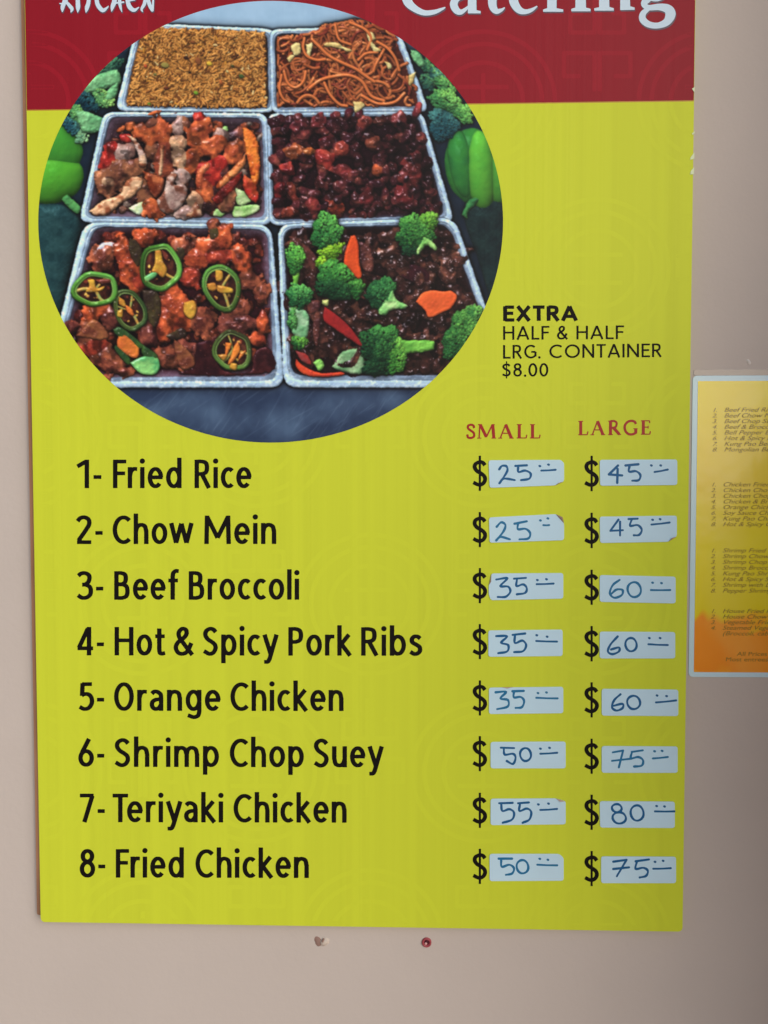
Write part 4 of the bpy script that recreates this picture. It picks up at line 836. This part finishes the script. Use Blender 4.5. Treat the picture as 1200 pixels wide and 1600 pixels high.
# outline, digits, dots and cents bar of each sticker, in the measures of three enlarged strips
ST = [
 (LA, 'L', '25', 'Fried Rice', 'lower right corner cut', [(200, 92), (555, 90), (572, 106), (572, 196), (528, 216), (205, 228)], [[(252, 137), (266, 120), (288, 122), (292, 145), (268, 185), (253, 206), (268, 186), (288, 183), (329, 190)], [(332, 120), (388, 117)], [(346, 122), (347, 150), (380, 143), (407, 158), (400, 183), (360, 190)]], [(452, 120), (495, 113)], [(460, 143), (530, 139)]),
 (LA, 'R', '45', 'Fried Rice', '', [(748, 90), (1130, 88), (1130, 214), (750, 218)], [[(838, 118), (793, 162), (858, 167)], [(836, 135), (834, 203)], [(875, 118), (938, 112)], [(895, 120), (892, 148), (926, 146), (948, 165), (940, 190), (908, 193)]], [(1002, 117), (1048, 117)], [(1018, 150), (1083, 138)]),
 (LA, 'L', '25', 'Chow Mein', 'upper right corner curled', [(202, 374), (535, 357), (572, 402), (572, 486), (205, 499)], [[(240, 420), (262, 398), (283, 412), (272, 445), (238, 487), (260, 470), (305, 482)], [(328, 405), (388, 393)], [(345, 404), (345, 432), (382, 430), (405, 452), (395, 478), (352, 482)]], [(455, 388), (492, 378)], [(470, 412), (498, 412)]),
 (LA, 'R', '45', 'Chow Mein', 'lower right corner torn', [(748, 370), (1128, 365), (1128, 468), (1086, 494), (750, 500)], [[(840, 385), (800, 440), (862, 437)], [(848, 395), (848, 463)], [(890, 382), (935, 380)], [(905, 385), (898, 415), (935, 412), (955, 435), (942, 460), (916, 462)]], [(1008, 385), (1045, 382)], [(1003, 409), (1092, 399)]),
 (LA, 'L', '35', 'Beef Broccoli', 'left end torn', [(214, 650), (568, 648), (568, 774), (212, 782), (201, 756), (201, 708)], [[(238, 680), (292, 674), (258, 712), (296, 715), (307, 740), (284, 765), (245, 766)], [(325, 676), (384, 672)], [(340, 677), (338, 712), (370, 704), (388, 722), (380, 746), (340, 753)]], [(440, 682), (485, 678)], [(437, 703), (520, 700)]),
 (LA, 'R', '60', 'Beef Broccoli', '', [(748, 658), (1122, 666), (1122, 798), (748, 790)], [[(846, 682), (812, 708), (798, 748), (820, 770), (856, 757), (860, 732), (830, 730), (804, 752)], 'o918,730,33,37'], [(1008, 695), (1052, 697)], [(1000, 732), (1095, 732)]),
 (LB, 'L', '35', 'Hot and Spicy Pork Ribs', '', [(199, 110), (565, 106), (565, 236), (199, 240)], [[(237, 138), (291, 139), (262, 170), (296, 182), (292, 213), (248, 222)], [(318, 132), (380, 125)], [(330, 134), (330, 172), (366, 160), (385, 182), (370, 212), (326, 217)]], [(437, 133), (488, 140)], [(435, 162), (537, 165)]),
 (LB, 'R', '60', 'Hot and Spicy Pork Ribs', '', [(748, 116), (1120, 118), (1120, 248), (748, 248)], [[(836, 140), (802, 178), (788, 213), (810, 227), (842, 214), (842, 194), (804, 204)], 'o902,180,28,33'], [(992, 147), (1045, 147)], [(988, 178), (1083, 182)]),
 (LB, 'L', '35', 'Orange Chicken', 'tan smudge on top', [(202, 392), (568, 388), (568, 518), (202, 522)], [[(235, 415), (286, 413), (258, 445), (295, 453), (294, 485), (242, 498)], [(318, 410), (373, 408)], [(325, 412), (325, 440), (358, 438), (375, 458), (364, 488), (333, 492)]], [(443, 418), (485, 415)], [(435, 442), (540, 445)]),
 (LB, 'R', '60', 'Orange Chicken', '', [(758, 398), (1135, 402), (1135, 532), (758, 530)], [[(850, 425), (820, 453), (808, 488), (830, 505), (860, 493), (860, 472), (814, 482)], 'o915,465,32,33'], [(1030, 430), (1077, 433)], [(1025, 465), (1124, 455)]),
 (LB, 'L', '50', 'Shrimp Chop Suey', '', [(210, 660), (580, 658), (580, 790), (210, 790)], [[(260, 688), (326, 690)], [(275, 692), (280, 722), (320, 718), (333, 738), (320, 768), (290, 754)], 'o382,722,27,32'], [(455, 692), (500, 688)], [(455, 718), (538, 713)]),
 (LB, 'R', '75', 'Shrimp Chop Suey', '', [(758, 680), (1132, 682), (1132, 812), (758, 812)], [[(812, 711), (863, 702), (842, 785)], [(808, 753), (905, 742)], [(905, 709), (960, 701)], [(906, 712), (902, 740), (938, 734), (961, 750), (955, 776), (918, 781)]], [(1018, 705), (1055, 703)], [(1010, 741), (1083, 734)]),
 (LC, 'L', '55', 'Teriyaki Chicken', 'upper right corner bent', [(210, 340), (530, 338), (580, 352), (580, 466), (210, 470)], [[(252, 362), (318, 360)], [(262, 365), (268, 400), (302, 391), (325, 408), (316, 442), (270, 458)], [(345, 362), (398, 358)], [(355, 364), (352, 400), (388, 388), (410, 405), (401, 442), (368, 458)]], [(445, 367), (495, 363)], [(455, 395), (537, 390)]),
 (LC, 'R', '80', 'Teriyaki Chicken', '', [(748, 352), (1118, 354), (1118, 484), (750, 482)], ['o832,386,24,20', 'o844,434,33,28', 'o932,410,32,38'], [(1028, 375), (1067, 377)], [(1020, 402), (1116, 402)]),
 (LC, 'L', '50', 'Fried Chicken', 'upper right corner rounded', [(205, 612), (548, 612), (570, 632), (570, 744), (205, 746)], [[(250, 635), (315, 635)], [(262, 640), (265, 675), (302, 665), (325, 682), (316, 708), (285, 715)], 'o367,675,29,33'], [(452, 635), (492, 640)], [(440, 665), (538, 668)]),
 (LC, 'R', '75', 'Fried Chicken', '', [(755, 624), (1124, 626), (1124, 756), (755, 756)], [[(815, 650), (880, 641), (832, 722)], [(815, 686), (892, 678)], [(925, 648), (990, 639)], [(931, 650), (925, 685), (963, 680), (985, 695), (976, 720), (945, 728)]], [(1020, 650), (1060, 645)], [(1012, 685), (1098, 682)]),
]
def rcorner(poly_, r):
    out = []; n = len(poly_)
    for i in range(n):
        p0, p1, p2 = (np.array(poly_[j % n], float) for j in (i-1, i, i+1))
        l0, l2 = np.linalg.norm(p0-p1), np.linalg.norm(p2-p1); rr = min(r, l0*.4, l2*.4)
        a = p1+(p0-p1)/l0*rr; b = p1+(p2-p1)/l2*rr
        for t in (0, .25, .5, .75, 1): out.append((1-t)**2*a+2*t*(1-t)*p1+t*t*b)
    return out
srng = np.random.default_rng(5)
for k, (LF, side, num, dish, note, outl, digits, dots, bar) in enumerate(ST):
    out = rcorner([LF(*p) for p in outl], 4.2)
    w = onplane([p[0] for p in out], [p[1] for p in out], 0.0)
    c = w.mean(0)
    o = empty('price_sticker', (c[0], -.0002, c[2]), cat='sticker', group='handwritten price stickers on the board',
              label='white sticker reading %s in the %s column beside %s%s' % (num, 'SMALL' if side == 'L' else 'LARGE', dish, ', '+note if note else ''))
    prism('label_paper', [(x, z) for x, _, z in w][::-1], -.0006, -.0002, m_paper, o)
    groups = []; big = 1.02
    for d in digits:
        if isinstance(d, str):
            a = [float(v) for v in d[1:].split(',')]
            pts = [LF(x, y) for x, y in [(a[0]+a[2]*math.cos(t)*(1+.05*math.sin(2*t)), a[1]+a[3]*math.sin(t)) for t in np.linspace(-1.9, 4.55, 22)]]
        else: pts = [LF(*p) for p in d]; pts = [tuple(q) for q in (curve(pts, 5) if len(pts) > 3 else pts)]
        n = len(pts); groups.append([('s', [(p[0], p[1], 1.68+.25*math.sin(i*.9+k)+.1*srng.random()) for i, p in enumerate(pts)], False)])
    for d in dots: x, y = LF(*d); groups.append([('s', [(x-.5, y, 1.6), (x+.5, y+.4, 1.8)], False)])
    (x0, y0), (x1, y1) = LF(*bar[0]), LF(*bar[1]); groups.append([('s', [(x0, y0, 1.6), ((x0+x1)/2, (y0+y1)/2+.3, 1.4), (x1, y1, 1.65)], False)])
    flat = [[pr for g in groups for pr in g]]
    ink('handwriting', flat, -.00066, m_pen if k % 3 != 2 else m_pen2, o, step=.4)
    def flap(pts, lift=.002, mat=m_curl):
        p = [LF(*q) for q in pts]; w = onplane([q[0] for q in p], [q[1] for q in p], 0.0); ys = [-.00065, -.00065-lift, -.00065]
        v = [(w[i][0], ys[i], w[i][2]) for i in range(3)]; m = (np.array(v[0])+np.array(v[1])+np.array(v[2]))/3; v.append(tuple(m+np.array([0, -lift*.3, 0])))
        link('peeled_corner', v, [(0, 1, 3), (1, 2, 3), (2, 0, 3)], mat, o)
    if k == 2: flap([(530, 357), (562, 372), (572, 404)])
    if k == 3: flap([(1086, 494), (1100, 474), (1128, 468)])
    if k == 0: flap([(528, 216), (545, 203), (572, 196)], .0012)
    if k == 4: flap([(214, 650), (212, 690), (201, 708)], .0012)
    if k == 12: flap([(530, 338), (552, 352), (580, 352)], .0012)
    if k == 8: flap([(262, 390), (292, 395), (325, 389)], .0006)

# ------------------------------------------------------------------ laminated menu at the right
m_film = material('laminate_border', paint(188, 212, 240), .25, .35, bump=((25, 25, 25), .15, .002))
m_mtext = material('brown_menu_ink', paint(138, 112, 36), .3, .4)
m_menu = material('menu_print', (.5, .4, .05), .2, .5, bump=((22, 22, 22), .25, .003))
nt = m_menu.node_tree; b = nt.nodes['Principled BSDF']; ge = [n for n in nt.nodes if n.bl_idname == 'ShaderNodeNewGeometry'][0]
sx = nt.nodes.new('ShaderNodeSeparateXYZ'); nt.links.new(ge.outputs['Position'], sx.inputs[0])
nz = nt.nodes.new('ShaderNodeTexNoise'); nz.inputs['Scale'].default_value = 14; nz.inputs['Detail'].default_value = 2; nz.inputs['Distortion'].default_value = 1.2; nt.links.new(ge.outputs['Position'], nz.inputs[0])
ma = nt.nodes.new('ShaderNodeMath'); ma.operation = 'MULTIPLY_ADD'; nt.links.new(nz.outputs[0], ma.inputs[0]); ma.inputs[1].default_value = .09; nt.links.new(sx.outputs[2], ma.inputs[2])
mrn = nt.nodes.new('ShaderNodeMapRange'); mrn.inputs[1].default_value = BZ+.236+.045; mrn.inputs[2].default_value = BZ+.52+.045; nt.links.new(ma.outputs[0], mrn.inputs[0])
cr = nt.nodes.new('ShaderNodeValToRGB'); nt.links.new(mrn.outputs[0], cr.inputs[0]); nt.links.new(cr.outputs[0], b.inputs['Base Color'])
el = cr.color_ramp.elements; el[0].position = 0; el[0].color = (*paint(226, 160, 30), 1); el[1].position = 1; el[1].color = (*paint(222, 200, 20), 1)
n2 = nt.nodes.new('ShaderNodeTexNoise'); n2.inputs['Scale'].default_value = 9; n2.inputs['Detail'].default_value = 5; n2.inputs['Distortion'].default_value = .8; nt.links.new(ge.outputs['Position'], n2.inputs[0])  # lighter clouds put the laminate's gloss haze into the print colour
mr2 = nt.nodes.new('ShaderNodeMapRange'); mr2.inputs[1].default_value = .52; mr2.inputs[2].default_value = .8; mr2.inputs[3].default_value = 0; mr2.inputs[4].default_value = .22; nt.links.new(n2.outputs[0], mr2.inputs[0])
mx2 = nt.nodes.new('ShaderNodeMix'); mx2.data_type = 'RGBA'; mx2.inputs[7].default_value = (*paint(226, 210, 120), 1); nt.links.new(mr2.outputs[0], mx2.inputs[0]); nt.links.new(cr.outputs[0], mx2.inputs[6]); nt.links.new(mx2.outputs[2], b.inputs['Base Color'])
for p, c in ((.06, (226, 132, 24)), (.2, (230, 140, 28)), (.23, (216, 196, 20)), (.45, (222, 204, 40)), (.62, (224, 196, 60)), (.8, (222, 196, 30))):
    e = el.new(p); e.color = (*paint(*c), 1)
MP = WY-.0006
def mpt(x, y): return onplane(x, y, MP)
a = mpt(1081, 587); b_ = mpt(1077.3, 1057.5)
x0, z1 = (a[0]+b_[0])/2, a[2]; z0 = b_[2]; mw = .2159
lam = empty('laminated_menu', (x0+mw/2, MP, z0), label='small glossy laminated menu with a yellow to orange print, right of the board', cat='menu')
prism('film', rrect(x0, z0, x0+mw, z1, r=.004), MP, WY-.0001, m_film, lam)
pi0 = mpt(1089.5, 595.5); pi1 = mpt(1085, 1050); px0 = (pi0[0]+pi1[0])/2
prism('print', rrect(px0, pi1[2], x0+mw-(px0-x0), pi0[2], r=.0005), MP-.0002, MP-.00005, m_menu, lam)
m_film2 = material('film_edge_shade', paint(158, 144, 134), .25, .5)  # clear film edge with its overlap shadow put into the tan colour
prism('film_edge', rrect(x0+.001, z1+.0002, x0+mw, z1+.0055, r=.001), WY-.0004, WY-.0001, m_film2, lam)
rows = [(['Beef Fried Rice', 'Beef Chow Mein', 'Beef Chop Suey', 'Beef & Broccoli', 'Bell Pepper Beef', 'Hot & Spicy Beef', 'Kung Pao Beef', 'Mongolian Beef'], 643.5, 8.85, 1130.5),
        (['Chicken Fried Rice', 'Chicken Chow Mein', 'Chicken Chop Suey', 'Chicken & Broccoli', 'Orange Chicken', 'Soy Sauce Chicken', 'Kung Pao Chicken', 'Hot & Spicy Chicken'], 760, 8.87, 1128.5),
        (['Shrimp Fried Rice', 'Shrimp Chow Mein', 'Shrimp Chop Suey', 'Shrimp Broccoli', 'Kung Pao Shrimp', 'Hot & Spicy Shrimp', 'Shrimp with Lobster Sauce', 'Pepper Shrimp'], 863, 8.97, 1128),
        (['House Fried Rice', 'House Chow Mein', 'Vegetable Fried Rice', 'Steamed Vegetables', '(Broccoli, cabbage)'], 957.5, 8.75, 1128)]
def text_mesh(name, body, px, py, size, mat, parent, shear=.35, bold=.0):
    cu = bpy.data.curves.new('t', 'FONT'); cu.body = body; cu.size = size; cu.shear = shear; cu.offset = bold
    ob = bpy.data.objects.new('t', cu); col.objects.link(ob); dg = bpy.context.evaluated_depsgraph_get()
    me = bpy.data.meshes.new_from_object(ob.evaluated_get(dg)); bpy.data.objects.remove(ob)
    p = mpt(px, py); off = parent_world(parent)
    for v in me.vertices: v.co = (v.co.x*1.36+p[0]-off.x, MP-.0004-off.y, v.co.y+p[2]-off.z)
    me.materials.clear(); me.materials.append(mat)
    o = bpy.data.objects.new(name, me); col.objects.link(o); o.parent = parent; return o
for names, y, dy, tx in rows:
    for i, s in enumerate(names):
        if not s.startswith('('): text_mesh('item_number', '%d.' % (i+1), tx-18.5, y+i*dy, .0052, m_mtext, lam)
        text_mesh('item_name', s, tx, y+i*dy, .0056, m_mtext, lam)
text_mesh('footer_line', 'All Prices', 1151, 1024.5, .0054, m_mtext, lam, .1); text_mesh('footer_line', 'Most entrees are', 1133, 1033, .0054, m_mtext, lam, .1)

# ------------------------------------------------------------------ fixings in the wall
def lathe(name, c, prof, mat, parent, n=28, wob=0, seed=0):
    """prof: (radius, y offset from wall, towards viewer negative)"""
    rg = np.random.default_rng(seed); ph = rg.random()*6; V = []; F = []
    for r_, y in prof:
        for i in range(n):
            t = 2*math.pi*i/n; rr = r_*(1+wob*math.sin(2*t+ph)+wob*.35*math.sin(3*t+2*ph)+wob*.15*math.sin(7*t)); V.append((c[0]+rr*math.cos(t), WY+y, c[2]+rr*math.sin(t)))
    for j in range(len(prof)-1):
        for i in range(n): F.append((j*n+i, j*n+(i+1) % n, (j+1)*n+(i+1) % n, (j+1)*n+i))
    F.append(tuple(range((len(prof)-1)*n, len(prof)*n))); return link(name, V, F, mat, parent, True)
m_screw = material('reddish_screw', paint(150, 62, 70), .4, .5); m_pit = material('dark_recess', paint(70, 16, 30), .6, .3); m_tip = material('pale_centre', paint(206, 160, 156), .4, .5)
c = onplane(666.5, 1472, WY)
sc_ = empty('wall_screw', (c[0], WY, c[2]), label='small round reddish screw head in the wall below the board', cat='screw')
lathe('screw_head', c, [(.0047, 0), (.0046, -.0012), (.0038, -.0018), (.0028, -.0012), (.0026, -.0006)], m_screw, sc_)
lathe('recess', c+np.array([.0003, 0, .0004]), [(.0024, -.0004), (.0022, -.0010), (.001, -.0012)], m_pit, sc_)
lathe('pinkish_centre', c+np.array([-.0007, 0, -.0007]), [(.0012, -.001), (.0010, -.0016), (.0004, -.0018)], m_tip, sc_)  # pinkish centre of the screw head
c = onplane(503, 1471, WY)
m_patch = material('filler', paint(188, 174, 162), .7, .2); m_hole = material('dusty_hole', paint(140, 112, 102), .8, .1)
ho = empty('filled_screw_hole', (c[0], WY, c[2]), label='small smudged hole with a lump of filler, left of the reddish screw', cat='hole')
lathe('smudge', c+np.array([-.0035, 0, .0]), [(.0042, -.00005), (.0028, -.0006), (.0012, -.0008)], m_hole, ho, wob=.2)
lathe('filler_lump', c+np.array([.0025, 0, 0]), [(.0042, 0), (.0036, -.0014), (.002, -.0022), (.0006, -.0024)], m_patch, ho, wob=.12, seed=3)
lathe('crack', c+np.array([.0012, 0, .0018]), [(.0016, -.0012), (.0012, -.0024), (.0004, -.0026)], m_hole, ho, wob=.3, seed=4)
c = onplane(1170, 566, WY)
fl = lathe('paint_fleck', c, [(.0022, 0), (.0016, -.0005), (.0006, -.0007)], material('white_fleck', paint(200, 192, 186), .6, .3), None, wob=.3)
tag(fl, label='tiny white paint fleck on the wall above the laminated menu', cat='fleck')
